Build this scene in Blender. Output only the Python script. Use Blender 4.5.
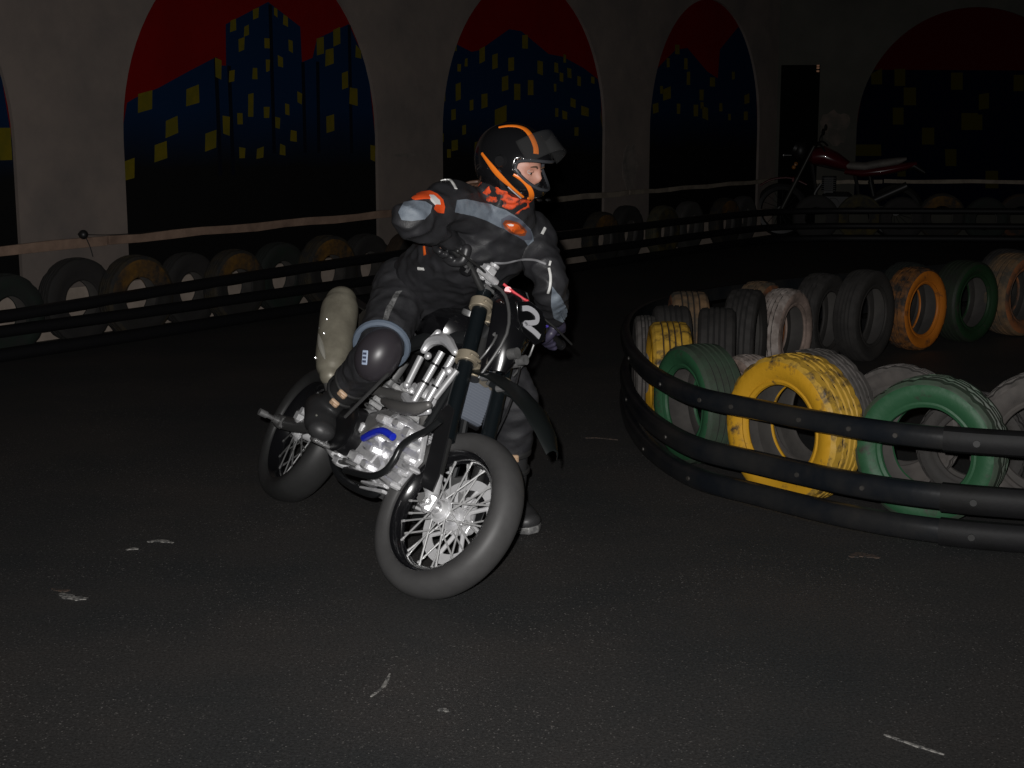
import bpy, bmesh, math, random
from mathutils import Vector, Matrix, noise
from mathutils.bvhtree import BVHTree

# ------------------------------------------------------------------ camera, light, exposure
for o in list(bpy.data.objects): bpy.data.objects.remove(o)
SC = bpy.context.scene
COL = SC.collection
EYE = Vector((0, 0, 1.6)); FOC = 1500.0; PITCH = math.atan(271 / FOC)
cd = bpy.data.cameras.new('camera'); cam = bpy.data.objects.new('camera', cd); COL.objects.link(cam)
cam.location = EYE; cam.rotation_euler = (math.pi / 2 - PITCH, 0, 0)
cd.sensor_width = 36; cd.lens = FOC / 1024 * 36; cd.clip_end = 80
SC.camera = cam
w = bpy.data.worlds.new('world'); SC.world = w; w.use_nodes = True
w.node_tree.nodes['Background'].inputs[0].default_value = (.55, .6, .7, 1)
w.node_tree.nodes['Background'].inputs[1].default_value = .0012
# the camera's flash
fl = bpy.data.lights.new('flash', 'SPOT'); fl.energy = 1060; fl.spot_size = math.radians(60); fl.spot_blend = 1.0; fl.shadow_soft_size = .02; fl.color = (1, .98, .96)
fo = bpy.data.objects.new('flash', fl); COL.objects.link(fo); fo.location = (-.06, .04, 1.69); fo.rotation_euler = (math.pi / 2 - PITCH + math.radians(3), 0, 0); fo.scale = (1.8, 1, 1)
SC.view_settings.view_transform = 'Standard'; SC.view_settings.look = 'None'
SC.view_settings.gamma = 1; SC.view_settings.use_curve_mapping = False
SC.view_settings.exposure = 0.0

def ray_dir(u, v):
    x = (u - 512) / FOC; y = (384 - v) / FOC; c, s = math.cos(PITCH), math.sin(PITCH)
    return Vector((x, c + y * s, -s + y * c))
def at(u, v, Y):                       # the point at distance Y down the hall
    d = ray_dir(u, v); return EYE + d * (Y / d.y)
def ground(u, v, z=0):
    d = ray_dir(u, v); return EYE + d * ((z - EYE.z) / d.z)

# ------------------------------------------------------------------ materials
MATS = {}
def mat(name, col, rough=.6, metal=0, col2=None, scale=8, thr=(.4, .6), bump=0, bscale=60, coat=0, spec=.5, detail=6, alpha=1, trans=0, emit=None):
    if name in MATS: return MATS[name]
    m = bpy.data.materials.new(name); m.use_nodes = True; MATS[name] = m
    nt = m.node_tree; b = nt.nodes['Principled BSDF']
    b.inputs['Base Color'].default_value = (*col, 1); b.inputs['Roughness'].default_value = rough
    b.inputs['Metallic'].default_value = metal; b.inputs['Coat Weight'].default_value = coat
    b.inputs['Specular IOR Level'].default_value = spec
    b.inputs['Alpha'].default_value = alpha; b.inputs['Transmission Weight'].default_value = trans
    tc = nt.nodes.new('ShaderNodeTexCoord')
    if col2:
        n = nt.nodes.new('ShaderNodeTexNoise'); n.inputs['Scale'].default_value = scale; n.inputs['Detail'].default_value = detail
        n.inputs['Roughness'].default_value = .65
        r = nt.nodes.new('ShaderNodeValToRGB'); r.color_ramp.elements[0].position = thr[0]; r.color_ramp.elements[1].position = thr[1]
        r.color_ramp.elements[0].color = (*col2, 1); r.color_ramp.elements[1].color = (*col, 1)
        nt.links.new(tc.outputs['Object'], n.inputs['Vector']); nt.links.new(n.outputs['Fac'], r.inputs['Fac'])
        nt.links.new(r.outputs['Color'], b.inputs['Base Color'])
    if bump:
        n2 = nt.nodes.new('ShaderNodeTexNoise'); n2.inputs['Scale'].default_value = bscale; n2.inputs['Detail'].default_value = 4
        bp = nt.nodes.new('ShaderNodeBump'); bp.inputs['Strength'].default_value = bump; bp.inputs['Distance'].default_value = .01
        nt.links.new(tc.outputs['Object'], n2.inputs['Vector']); nt.links.new(n2.outputs['Fac'], bp.inputs['Height'])
        nt.links.new(bp.outputs['Normal'], b.inputs['Normal'])
    return m

# ------------------------------------------------------------------ mesh builder
def frame_of(d, ref=None):
    d = Vector(d).normalized()
    r = Vector(ref) if ref is not None else (Vector((0, 0, 1)) if abs(d.z) < .9 else Vector((1, 0, 0)))
    x = (r - d * r.dot(d)).normalized(); y = d.cross(x)
    return x, y, d
class MB:
    def __init__(s): s.v = []; s.f = []; s.m = []; s.mi = 0; s.T = None
    def add(s, vs, fs):
        n = len(s.v)
        s.v += [(s.T @ Vector(p) if s.T else Vector(p)) for p in vs]
        s.f += [tuple(n + i for i in f) for f in fs]; s.m += [s.mi] * len(fs); return s
    def box(s, c, size, M=None, taper=1.0, bev=0.0):
        hx, hy, hz = [a / 2 for a in size]; c = Vector(c); M = M or Matrix.Identity(3)
        if bev <= 0:
            vs = []
            for z in (-1, 1):
                t = taper if z > 0 else 1
                for x, y in ((-1, -1), (1, -1), (1, 1), (-1, 1)): vs.append(c + M @ Vector((x * hx * t, y * hy * t, z * hz)))
            return s.add(vs, [(3, 2, 1, 0), (4, 5, 6, 7), (0, 1, 5, 4), (1, 2, 6, 5), (2, 3, 7, 6), (3, 0, 4, 7)])
        b = min(bev, hx * .9, hy * .9, hz * .9); rings = []
        for z, ins in ((-hz, b), (-hz + b, 0), (hz - b, 0), (hz, b)):
            t = taper if z > 0 else 1; x1 = (hx - ins) * t; y1 = (hy - ins) * t; k = b if ins == 0 else b * .6
            rings.append([c + M @ Vector(p) for p in [(x1 - k, -y1, z), (x1, -y1 + k, z), (x1, y1 - k, z), (x1 - k, y1, z), (-x1 + k, y1, z), (-x1, y1 - k, z), (-x1, -y1 + k, z), (-x1 + k, -y1, z)]])
        return s.rings(rings)
    def rings(s, R, cap=True, close=False):
        n = len(R[0]); vs = [p for r in R for p in r]; fs = []
        K = len(R) if close else len(R) - 1
        for i in range(K):
            a = i * n; b = ((i + 1) % len(R)) * n
            for j in range(n): fs.append((a + j, a + (j + 1) % n, b + (j + 1) % n, b + j))
        if cap and not close: fs.append(tuple(range(n - 1, -1, -1))); fs.append(tuple(range((len(R) - 1) * n, len(R) * n)))
        return s.add(vs, fs)
    def cyl(s, a, b, r, r2=None, n=16):
        a = Vector(a); b = Vector(b); r2 = r if r2 is None else r2
        x, y, d = frame_of(b - a)
        return s.rings([[p + (x * math.cos(t) + y * math.sin(t)) * q for t in [2 * math.pi * k / n for k in range(n)]] for p, q in ((a, r), (b, r2))])
    def tube(s, pts, r, n=10, smooth=4, close=False, flat=1.0, ref=None):
        P = spline([Vector(p) for p in pts], smooth, close) if smooth > 1 else [Vector(p) for p in pts]
        R = []; N = len(P); x = None
        for i, p in enumerate(P):
            if close: d = P[(i + 1) % N] - P[i - 1]
            else: d = P[min(i + 1, N - 1)] - P[max(i - 1, 0)]
            if x is None or ref is not None: x, y, d = frame_of(d, ref)
            else: x, y, d = frame_of(d, x)
            q = r(i / (N - 1)) if callable(r) else r
            R.append([p + x * math.cos(t) * q * flat + y * math.sin(t) * q for t in [2 * math.pi * k / n for k in range(n)]])
        return s.rings(R, close=close)
    def limb(s, pts, radii, n=16, sub=4, axes=None, capk=4):
        # smooth tapered limb with rounded ends; radii are (r) or (ra, rb), axes gives the direction of ra
        P = [Vector(p) for p in pts]; rr = [(q, q) if not isinstance(q, (tuple, list)) else q for q in radii]
        Q = spline(P, sub); N = len(Q); m = len(P) - 1
        def lerp(L, t):
            i = min(int(t), m - 1); k = t - i; k = k * k * (3 - 2 * k) if sub > 1 else k
            return [a * (1 - k) + b * k for a, b in zip(L[i], L[i + 1])]
        R = []; x = None
        AX = [Vector(a) for a in axes] if axes else None
        for i, p in enumerate(Q):
            t = i / sub
            d = Q[min(i + 1, N - 1)] - Q[max(i - 1, 0)]
            if AX: x, y, d = frame_of(d, Vector(lerp(AX, t)))
            else: x, y, d = frame_of(d, x) if x is not None else frame_of(d)
            ra, rb = lerp(rr, t)
            caps = []
            if i == 0: caps = [(-math.sin(a), math.cos(a)) for a in [math.pi / 2 * k / capk for k in range(capk, 0, -1)]]
            for sh, sc in caps:
                sc = max(sc, .05); c = p + d * sh * min(ra, rb)
                R.append([c + x * math.cos(q) * ra * sc + y * math.sin(q) * rb * sc for q in [2 * math.pi * k / n for k in range(n)]])
            R.append([p + x * math.cos(q) * ra + y * math.sin(q) * rb for q in [2 * math.pi * k / n for k in range(n)]])
            if i == N - 1:
                for a in [math.pi / 2 * k / capk for k in range(1, capk + 1)]:
                    sc = max(math.cos(a), .05); c = p + d * math.sin(a) * min(ra, rb)
                    R.append([c + x * math.cos(q) * ra * sc + y * math.sin(q) * rb * sc for q in [2 * math.pi * k / n for k in range(n)]])
        return s.rings(R)
    def ball(s, c, r, M=None, n=20, m=12):
        r = (r, r, r) if not isinstance(r, (tuple, list)) else r; c = Vector(c); M = M or Matrix.Identity(3)
        vs = [c + M @ Vector((0, 0, -r[2]))]; fs = []
        for i in range(1, m):
            a = -math.pi / 2 + math.pi * i / m
            for j in range(n):
                t = 2 * math.pi * j / n; vs.append(c + M @ Vector((math.cos(a) * math.cos(t) * r[0], math.cos(a) * math.sin(t) * r[1], math.sin(a) * r[2])))
        vs.append(c + M @ Vector((0, 0, r[2])))
        for j in range(n): fs.append((0, 1 + (j + 1) % n, 1 + j)); fs.append((len(vs) - 1, len(vs) - 1 - n + j, len(vs) - 1 - n + (j + 1) % n))
        for i in range(m - 2):
            for j in range(n): a = 1 + i * n; fs.append((a + j, a + (j + 1) % n, a + n + (j + 1) % n, a + n + j))
        return s.add(vs, fs)
    def lathe(s, prof, c, axis, n=48, ref=None, close=True):
        # prof: (radius, offset along the axis)
        c = Vector(c); x, y, d = frame_of(axis, ref)
        R = [[c + d * h + (x * math.cos(t) + y * math.sin(t)) * r for r, h in prof] for t in [2 * math.pi * k / n for k in range(n)]]
        m = len(prof); vs = [p for r in R for p in r]; fs = []
        for i in range(n):
            a = i * m; b = ((i + 1) % n) * m
            for j in range(m if close else m - 1): fs.append((a + j, b + j, b + (j + 1) % m, a + (j + 1) % m))
        return s.add(vs, fs)
    def prism(s, pts, off):
        n = len(pts); off = Vector(off); P = [Vector(p) for p in pts]
        return s.add(P + [p + off for p in P], [tuple(range(n - 1, -1, -1)), tuple(range(n, 2 * n))] + [(j, (j + 1) % n, n + (j + 1) % n, n + j) for j in range(n)])
    def build(s, name, mats, parent=None, smooth=True, bevel=0, origin=None, angle=35):
        me = bpy.data.meshes.new(name); o0 = Vector(origin) if origin is not None else Vector((0, 0, 0))
        me.from_pydata([tuple(v - o0) for v in s.v], [], s.f)
        for m in (mats if isinstance(mats, (list, tuple)) else [mats]): me.materials.append(m)
        for p, i in zip(me.polygons, s.m): p.material_index = i; p.use_smooth = smooth
        bm = bmesh.new(); bm.from_mesh(me); bmesh.ops.recalc_face_normals(bm, faces=bm.faces); bm.to_mesh(me); bm.free()
        if smooth: me.set_sharp_from_angle(angle=math.radians(angle))
        ob = bpy.data.objects.new(name, me); COL.objects.link(ob)
        if origin is not None: ob.location = o0
        if parent: ob.parent = parent
        if bevel:
            md = ob.modifiers.new('bevel', 'BEVEL'); md.width = bevel; md.segments = 2; md.limit_method = 'ANGLE'
        return ob
def spline(P, k, close=False):
    if k <= 1 or len(P) < 3: return P if k <= 1 else [P[0].lerp(P[-1], i / k) for i in range(k + 1)]
    out = []; N = len(P)
    for i in range(N if close else N - 1):
        if close: a, b, c, d = P[i - 1], P[i], P[(i + 1) % N], P[(i + 2) % N]
        else: a, b, c, d = P[max(i - 1, 0)], P[i], P[i + 1], P[min(i + 2, N - 1)]
        for j in range(k):
            t = j / k; out.append(.5 * ((2 * b) + (c - a) * t + (2 * a - 5 * b + 4 * c - d) * t * t + (3 * b - a - 3 * c + d) * t ** 3))
    if not close: out.append(P[-1])
    return out
def tag(o, label, cat=None, group=None, kind=None):
    if label: o['label'] = label
    if cat: o['category'] = cat
    if group: o['group'] = group
    if kind: o['kind'] = kind
    return o
def empty(name, M=None, loc=None):
    o = bpy.data.objects.new(name, None); COL.objects.link(o); o.empty_display_size = .1
    if M is not None: o.matrix_world = M
    if loc is not None: o.location = loc
    return o
def struct(o): o['kind'] = 'structure'; return o
# ------------------------------------------------------------------ the hall
asph = mat('asphalt', (.0165, .0165, .017), .62, bump=.0)
def asphalt_nodes(m):
    nt = m.node_tree; b = nt.nodes['Principled BSDF']; tc = nt.nodes.new('ShaderNodeTexCoord')
    L = nt.links.new
    def N(t, **k):
        n = nt.nodes.new(t)
        for a, v in k.items(): n.inputs[a].default_value = v
        return n
    big = N('ShaderNodeTexNoise', Scale=.9, Detail=5, Roughness=.6); L(tc.outputs['Object'], big.inputs['Vector'])
    r1 = nt.nodes.new('ShaderNodeValToRGB'); e = r1.color_ramp.elements
    e[0].position = .35; e[0].color = (.033, .035, .036, 1); e[1].position = .68; e[1].color = (.054, .049, .046, 1); L(big.outputs['Fac'], r1.inputs['Fac'])
    # worn aggregate: small pale stones, denser in patches
    vor = N('ShaderNodeTexVoronoi', Scale=95.0); L(tc.outputs['Object'], vor.inputs['Vector'])
    r2 = nt.nodes.new('ShaderNodeValToRGB'); r2.color_ramp.elements[0].position = .10; r2.color_ramp.elements[0].color = (1, 1, 1, 1); r2.color_ramp.elements[1].position = .30; r2.color_ramp.elements[1].color = (0, 0, 0, 1)
    L(vor.outputs['Distance'], r2.inputs['Fac'])
    pick = N('ShaderNodeTexNoise', Scale=38.0, Detail=3, Roughness=.7); L(tc.outputs['Object'], pick.inputs['Vector'])
    r3 = nt.nodes.new('ShaderNodeValToRGB'); r3.color_ramp.elements[0].position = .47; r3.color_ramp.elements[0].color = (0, 0, 0, 1); r3.color_ramp.elements[1].position = .60; L(pick.outputs['Fac'], r3.inputs['Fac'])
    mp = N('ShaderNodeTexNoise', Scale=1.7, Detail=3); L(tc.outputs['Object'], mp.inputs['Vector'])
    r4 = nt.nodes.new('ShaderNodeValToRGB'); r4.color_ramp.elements[0].position = .38; r4.color_ramp.elements[0].color = (.22, .22, .22, 1); r4.color_ramp.elements[1].position = .62; L(mp.outputs['Fac'], r4.inputs['Fac'])
    m1 = nt.nodes.new('ShaderNodeMath'); m1.operation = 'MULTIPLY'; L(r2.outputs['Color'], m1.inputs[0]); L(r3.outputs['Color'], m1.inputs[1])
    m2 = nt.nodes.new('ShaderNodeMath'); m2.operation = 'MULTIPLY'; L(m1.outputs[0], m2.inputs[0]); L(r4.outputs['Color'], m2.inputs[1])
    # long arc-like rubber marks
    mx = nt.nodes.new('ShaderNodeMixRGB'); mx.inputs['Color2'].default_value = (.27, .255, .24, 1); L(r1.outputs['Color'], mx.inputs['Color1']); L(m2.outputs[0], mx.inputs['Fac'])
    fine = N('ShaderNodeTexNoise', Scale=110.0, Detail=4, Roughness=.8); L(tc.outputs['Object'], fine.inputs['Vector'])
    mul = nt.nodes.new('ShaderNodeMixRGB'); mul.blend_type = 'MULTIPLY'; mul.inputs['Fac'].default_value = .8
    rf = nt.nodes.new('ShaderNodeValToRGB'); rf.color_ramp.elements[0].position = .3; rf.color_ramp.elements[0].color = (.25, .25, .25, 1); rf.color_ramp.elements[1].position = .7; rf.color_ramp.elements[1].color = (1.75, 1.75, 1.75, 1)
    L(fine.outputs['Fac'], rf.inputs['Fac']); L(mx.outputs['Color'], mul.inputs['Color1']); L(rf.outputs['Color'], mul.inputs['Color2']); L(mul.outputs['Color'], b.inputs['Base Color'])
    bp = nt.nodes.new('ShaderNodeBump'); bp.inputs['Strength'].default_value = .35; bp.inputs['Distance'].default_value = .004
    L(pick.outputs['Fac'], bp.inputs['Height']); L(bp.outputs['Normal'], b.inputs['Normal'])
    b.inputs['Specular IOR Level'].default_value = .3
asphalt_nodes(asph)
m = MB(); m.box((3, 11, -.05), (34, 34, .1)); struct(m.build('floor', asph, smooth=False))
m = MB(); m.box((3, 11, 4.65), (34, 34, .1)); struct(m.build('ceiling', mat('ceiling_paint', (.05, .05, .05), .9), smooth=False))

plaster = mat('plaster', (.20, .165, .145), .95, spec=.1, col2=(.145, .125, .115), scale=1.6, thr=(.35, .65), bump=.25, bscale=9)
WA = Vector((-3.53, 10.35, 0)); WU = Vector((.582, .813, 0)).normalized(); WN = Vector((WU.y, -WU.x, 0))
RA = Vector((3.52, 20.2, 0)); ang = math.radians(-5); RU = Vector((math.cos(ang), math.sin(ang), 0)); RN = Vector((RU.y, -RU.x, 0))
NICHE = .035
def wall_pt(A, U, N, s, z, d=0): return A + U * s + N * d + Vector((0, 0, z))
def arch(c, hw, z0=1.41, h=1.54, base=.36, n=40):
    pts = [(c - hw, base)] + [(c - hw * math.cos(math.pi * k / n), z0 + h * math.sin(math.pi * k / n)) for k in range(n + 1)] + [(c + hw, base)]
    return pts
def wall_mesh(name, A, U, N, s0, s1, arches, H=4.6, mt=None):
    # plastered face with arched openings, and the reveal round each opening
    mb = MB(); cur = s0
    P = lambda s, z, d=0: wall_pt(A, U, N, s, z, d)
    for (c, hw) in arches:
        a = arch(c, hw); n = len(a)
        mb.add([P(cur, 0), P(c - hw, 0), P(c - hw, H), P(cur, H)], [(0, 1, 2, 3)])
        mb.add([P(c - hw, 0), P(c + hw, 0), P(c + hw, .36), P(c - hw, .36)], [(0, 1, 2, 3)])
        for i in range(1, n - 2):
            (x1, z1), (x2, z2) = a[i], a[i + 1]
            if x2 - x1 > 1e-6: mb.add([P(x1, z1), P(x2, z2), P(x2, H), P(x1, H)], [(0, 1, 2, 3)])
        for i in range(n):
            (x1, z1), (x2, z2) = a[i], a[(i + 1) % n]
            mb.add([P(x1, z1), P(x2, z2), P(x2, z2, -NICHE), P(x1, z1, -NICHE)], [(0, 1, 2, 3)])
        cur = c + hw
    mb.add([P(cur, 0), P(s1, 0), P(s1, H), P(cur, H)], [(0, 1, 2, 3)])
    mb.add([P(s0, 0, -.3), P(s1, 0, -.3), P(s1, H, -.3), P(s0, H, -.3)], [(0, 1, 2, 3)])
    return struct(mb.build(name, mt or plaster, smooth=False))
ARCH = [(-5.10, 1.44), (-1.27, 1.44), (2.56, 1.44), (6.38, 1.44), (10.19, 1.40)]
wall_mesh('wall_left', WA, WU, WN, -8, 12.09, ARCH)
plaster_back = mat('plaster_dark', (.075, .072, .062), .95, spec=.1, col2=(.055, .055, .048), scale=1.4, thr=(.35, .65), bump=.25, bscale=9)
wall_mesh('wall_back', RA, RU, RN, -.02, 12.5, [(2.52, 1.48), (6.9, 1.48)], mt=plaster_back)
m = MB(); bpale = mat('baseboard_pale', (.40, .33, .28), .9, spec=.1, col2=(.30, .25, .21), scale=3)
m.add([wall_pt(WA, WU, WN, s, z, d) for s, d in ((-8, .002), (12, .002)) for z in (0, .355)] + [wall_pt(WA, WU, WN, s, z, .014) for s in (-8, 12) for z in (0, .355)], [(0, 2, 3, 1), (4, 5, 7, 6), (1, 3, 7, 5), (0, 4, 6, 2), (0, 1, 5, 4), (2, 6, 7, 3)]); struct(m.build('baseboard_left', bpale, smooth=False))
m = MB(); m.box((3, -5.95, 2.3), (34, .1, 4.6)); struct(m.build('wall_front', plaster, smooth=False))
m = MB(); m.box((15.9, 10, 2.3), (.1, 32, 4.6)); struct(m.build('wall_right', plaster, smooth=False))

# murals: red sky, blue towers with yellow windows, sprayed black towards the bottom
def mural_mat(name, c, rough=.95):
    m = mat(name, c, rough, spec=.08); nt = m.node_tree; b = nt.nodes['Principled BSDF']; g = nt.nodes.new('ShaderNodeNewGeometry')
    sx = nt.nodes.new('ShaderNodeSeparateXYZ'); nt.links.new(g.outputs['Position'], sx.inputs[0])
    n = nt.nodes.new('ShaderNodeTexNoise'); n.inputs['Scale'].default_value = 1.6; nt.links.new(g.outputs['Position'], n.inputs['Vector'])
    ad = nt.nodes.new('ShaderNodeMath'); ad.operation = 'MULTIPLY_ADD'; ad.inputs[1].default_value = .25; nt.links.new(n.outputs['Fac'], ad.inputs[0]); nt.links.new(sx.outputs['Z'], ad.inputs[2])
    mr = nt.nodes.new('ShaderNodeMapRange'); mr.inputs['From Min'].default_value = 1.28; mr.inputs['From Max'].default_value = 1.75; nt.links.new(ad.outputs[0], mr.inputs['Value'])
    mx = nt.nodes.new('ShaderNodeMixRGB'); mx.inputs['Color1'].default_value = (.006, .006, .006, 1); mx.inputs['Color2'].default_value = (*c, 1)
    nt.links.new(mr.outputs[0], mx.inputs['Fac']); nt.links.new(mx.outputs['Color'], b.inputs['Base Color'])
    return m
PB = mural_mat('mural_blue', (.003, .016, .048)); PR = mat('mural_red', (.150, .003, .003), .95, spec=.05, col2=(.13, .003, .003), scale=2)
PY = mat('mural_yellow', (.13, .10, .006), .95, spec=.05, col2=(.1, .085, .008), scale=6); PK = mat('mural_black', (.004, .005, .010), .95, spec=.05)
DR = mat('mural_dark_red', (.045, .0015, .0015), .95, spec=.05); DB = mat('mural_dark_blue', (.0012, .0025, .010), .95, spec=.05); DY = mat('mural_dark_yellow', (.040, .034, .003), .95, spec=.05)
def mural(label, A, U, N, c, hw, skyline, lines, wins, yel=None, mts=None, clip=None):
    mb = MB(); P = lambda s, z, d=0: wall_pt(A, U, N, s, z, -NICHE + d)
    a = arch(c, hw); mb.mi = 0; mb.prism([P(x, z, .001) for x, z in a], N * -.02)
    mb.mi = 1
    sk = sorted(skyline, key=lambda p: p[0]) if clip is None else skyline
    sk = [(max(c - hw, min(c + hw, s)), z) for s, z in sk]
    if sk[0][0] > c - hw + .01: sk = [(c - hw, sk[0][1])] + sk
    if sk[-1][0] < c + hw - .01: sk = sk + [(c + hw, sk[-1][1])]
    def top(x):                         # arch height over x
        k = max(0, 1 - ((x - c) / hw) ** 2); return 1.41 + 1.54 * math.sqrt(k)
    for (s1, z1), (s2, z2) in zip(sk, sk[1:]):
        k = max(1, int((s2 - s1) / .05))
        for i in range(k):
            x1 = s1 + (s2 - s1) * i / k; x2 = s1 + (s2 - s1) * (i + 1) / k
            if x2 - x1 < 1e-5: continue
            y1 = min(z1 + (z2 - z1) * i / k, top(x1)); y2 = min(z1 + (z2 - z1) * (i + 1) / k, top(x2))
            mb.add([P(x1, .36, .003), P(x2, .36, .003), P(x2, y2, .003), P(x1, y1, .003)], [(0, 1, 2, 3)])
    mb.mi = 3
    for (p, q) in lines:
        mb.add([P(p[0] - .02, p[1], .005), P(p[0] + .02, p[1], .005), P(q[0] + .02, q[1], .005), P(q[0] - .02, q[1], .005)], [(0, 1, 2, 3)])
    mb.mi = 2
    for wq in wins:
        pts = [(max(c - hw, min(c + hw, s)), min(z, top(max(c - hw, min(c + hw, s))))) for s, z in wq]
        mb.add([P(s, z, .007) for s, z in pts], [(0, 1, 2, 3)])
    mb.box(P(c, .385, .002) , (.001, .001, .001))
    ob = mb.build('mural', mts or [PR, PB, PY, PK], smooth=False, origin=P(c, .36))
    tag(ob, label, 'mural', None)
    return ob
S1 = [(1.08,1.64),(1.27,1.71),(1.51,1.79),(1.82,1.92),(2.07,2.02),(2.1,2.03),(2.16,1.97),(2.21,1.97),(2.22,2.29),(2.7,2.49),(3.07,2.31),(3.08,2.02),(3.21,2.06),(3.27,2.22),(3.68,2.36),(3.77,2.22),(4.09,1.92)]
L1 = [[(2.1,2.03),(2.11,1.11)],
 [(2.24,1.97),(2.25,1.11)],
 [(2.72,2.47),(2.72,1.27)],
 [(3.09,2.02),(3.09,1.27)],
 [(3.27,2.03),(3.26,1.26)],
 [(3.68,2.35),(3.68,1.25)]]
W1 = [[(1.3,1.74),(1.44,1.77),(1.43,1.63),(1.29,1.6)],
 [(1.78,1.78),(1.91,1.82),(1.91,1.68),(1.77,1.65)],
 [(1.56,1.54),(1.68,1.58),(1.68,1.45),(1.55,1.41)],
 [(1.44,1.36),(1.56,1.39),(1.56,1.26),(1.43,1.23)],
 [(1.11,1.24),(1.24,1.27),(1.23,1.12),(1.1,1.1)],
 [(1.96,1.44),(2.08,1.47),(2.07,1.33),(1.95,1.3)],
 [(2.09,2.03),(2.16,2.01),(2.15,1.86),(2.09,1.88)],
 [(2.15,1.58),(2.23,1.57),(2.22,1.42),(2.15,1.44)],
 [(2.24,1.93),(2.3,1.94),(2.29,1.85),(2.23,1.84)],
 [(2.31,1.6),(2.37,1.6),(2.37,1.51),(2.31,1.51)],
 [(2.35,2.18),(2.42,2.2),(2.41,2.1),(2.35,2.08)],
 [(2.42,2.28),(2.47,2.3),(2.47,2.22),(2.41,2.2)],
 [(2.27,2.32),(2.33,2.34),(2.33,2.25),(2.26,2.23)],
 [(2.52,2.42),(2.59,2.44),(2.58,2.36),(2.52,2.34)],
 [(2.64,2.2),(2.7,2.2),(2.7,2.12),(2.64,2.12)],
 [(2.5,1.96),(2.55,1.96),(2.55,1.87),(2.49,1.87)],
 [(2.65,2.03),(2.7,2.03),(2.69,1.94),(2.65,1.93)],
 [(2.44,1.75),(2.5,1.76),(2.49,1.57),(2.43,1.57)],
 [(2.61,1.65),(2.68,1.65),(2.67,1.56),(2.61,1.56)],
 [(2.32,1.33),(2.39,1.32),(2.38,1.24),(2.32,1.24)],
 [(2.52,1.31),(2.6,1.33),(2.59,1.24),(2.51,1.23)],
 [(2.79,1.35),(2.85,1.33),(2.85,1.25),(2.78,1.26)],
 [(2.74,1.57),(2.8,1.56),(2.79,1.47),(2.74,1.48)],
 [(2.86,1.68),(2.91,1.67),(2.91,1.58),(2.86,1.59)],
 [(2.92,1.46),(2.99,1.45),(2.99,1.36),(2.91,1.37)],
 [(3.01,1.78),(3.07,1.76),(3.06,1.67),(3.01,1.69)],
 [(2.79,2.07),(2.85,2.05),(2.85,1.97),(2.79,1.98)],
 [(2.92,2.2),(2.97,2.19),(2.97,2.09),(2.92,2.11)],
 [(2.87,2.4),(2.92,2.38),(2.92,2.3),(2.86,2.32)],
 [(2.76,2.45),(2.8,2.44),(2.8,2.37),(2.76,2.39)],
 [(3.26,2.22),(3.35,2.24),(3.35,2.1),(3.26,2.08)],
 [(3.37,2.13),(3.47,2.15),(3.47,2.02),(3.36,1.99)],
 [(3.47,2.3),(3.56,2.33),(3.56,2.19),(3.47,2.16)],
 [(3.57,1.94),(3.65,1.96),(3.65,1.82),(3.57,1.8)],
 [(3.67,1.82),(3.77,1.81),(3.77,1.66),(3.66,1.68)],
 [(3.36,1.57),(3.46,1.59),(3.46,1.45),(3.36,1.43)],
 [(3.76,2.19),(3.83,2.17),(3.83,2.07),(3.75,2.08)],
 [(3.93,1.32),(4.0,1.31),(3.99,1.17),(3.93,1.19)]]
S2 = [(4.89,2.18),(5.14,2.26),(5.44,2.18),(5.57,2.2),(6.06,2.42),(6.27,2.41),(6.76,2.2),(7.03,2.18),(7.44,2.07),(7.86,1.92)]
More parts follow.
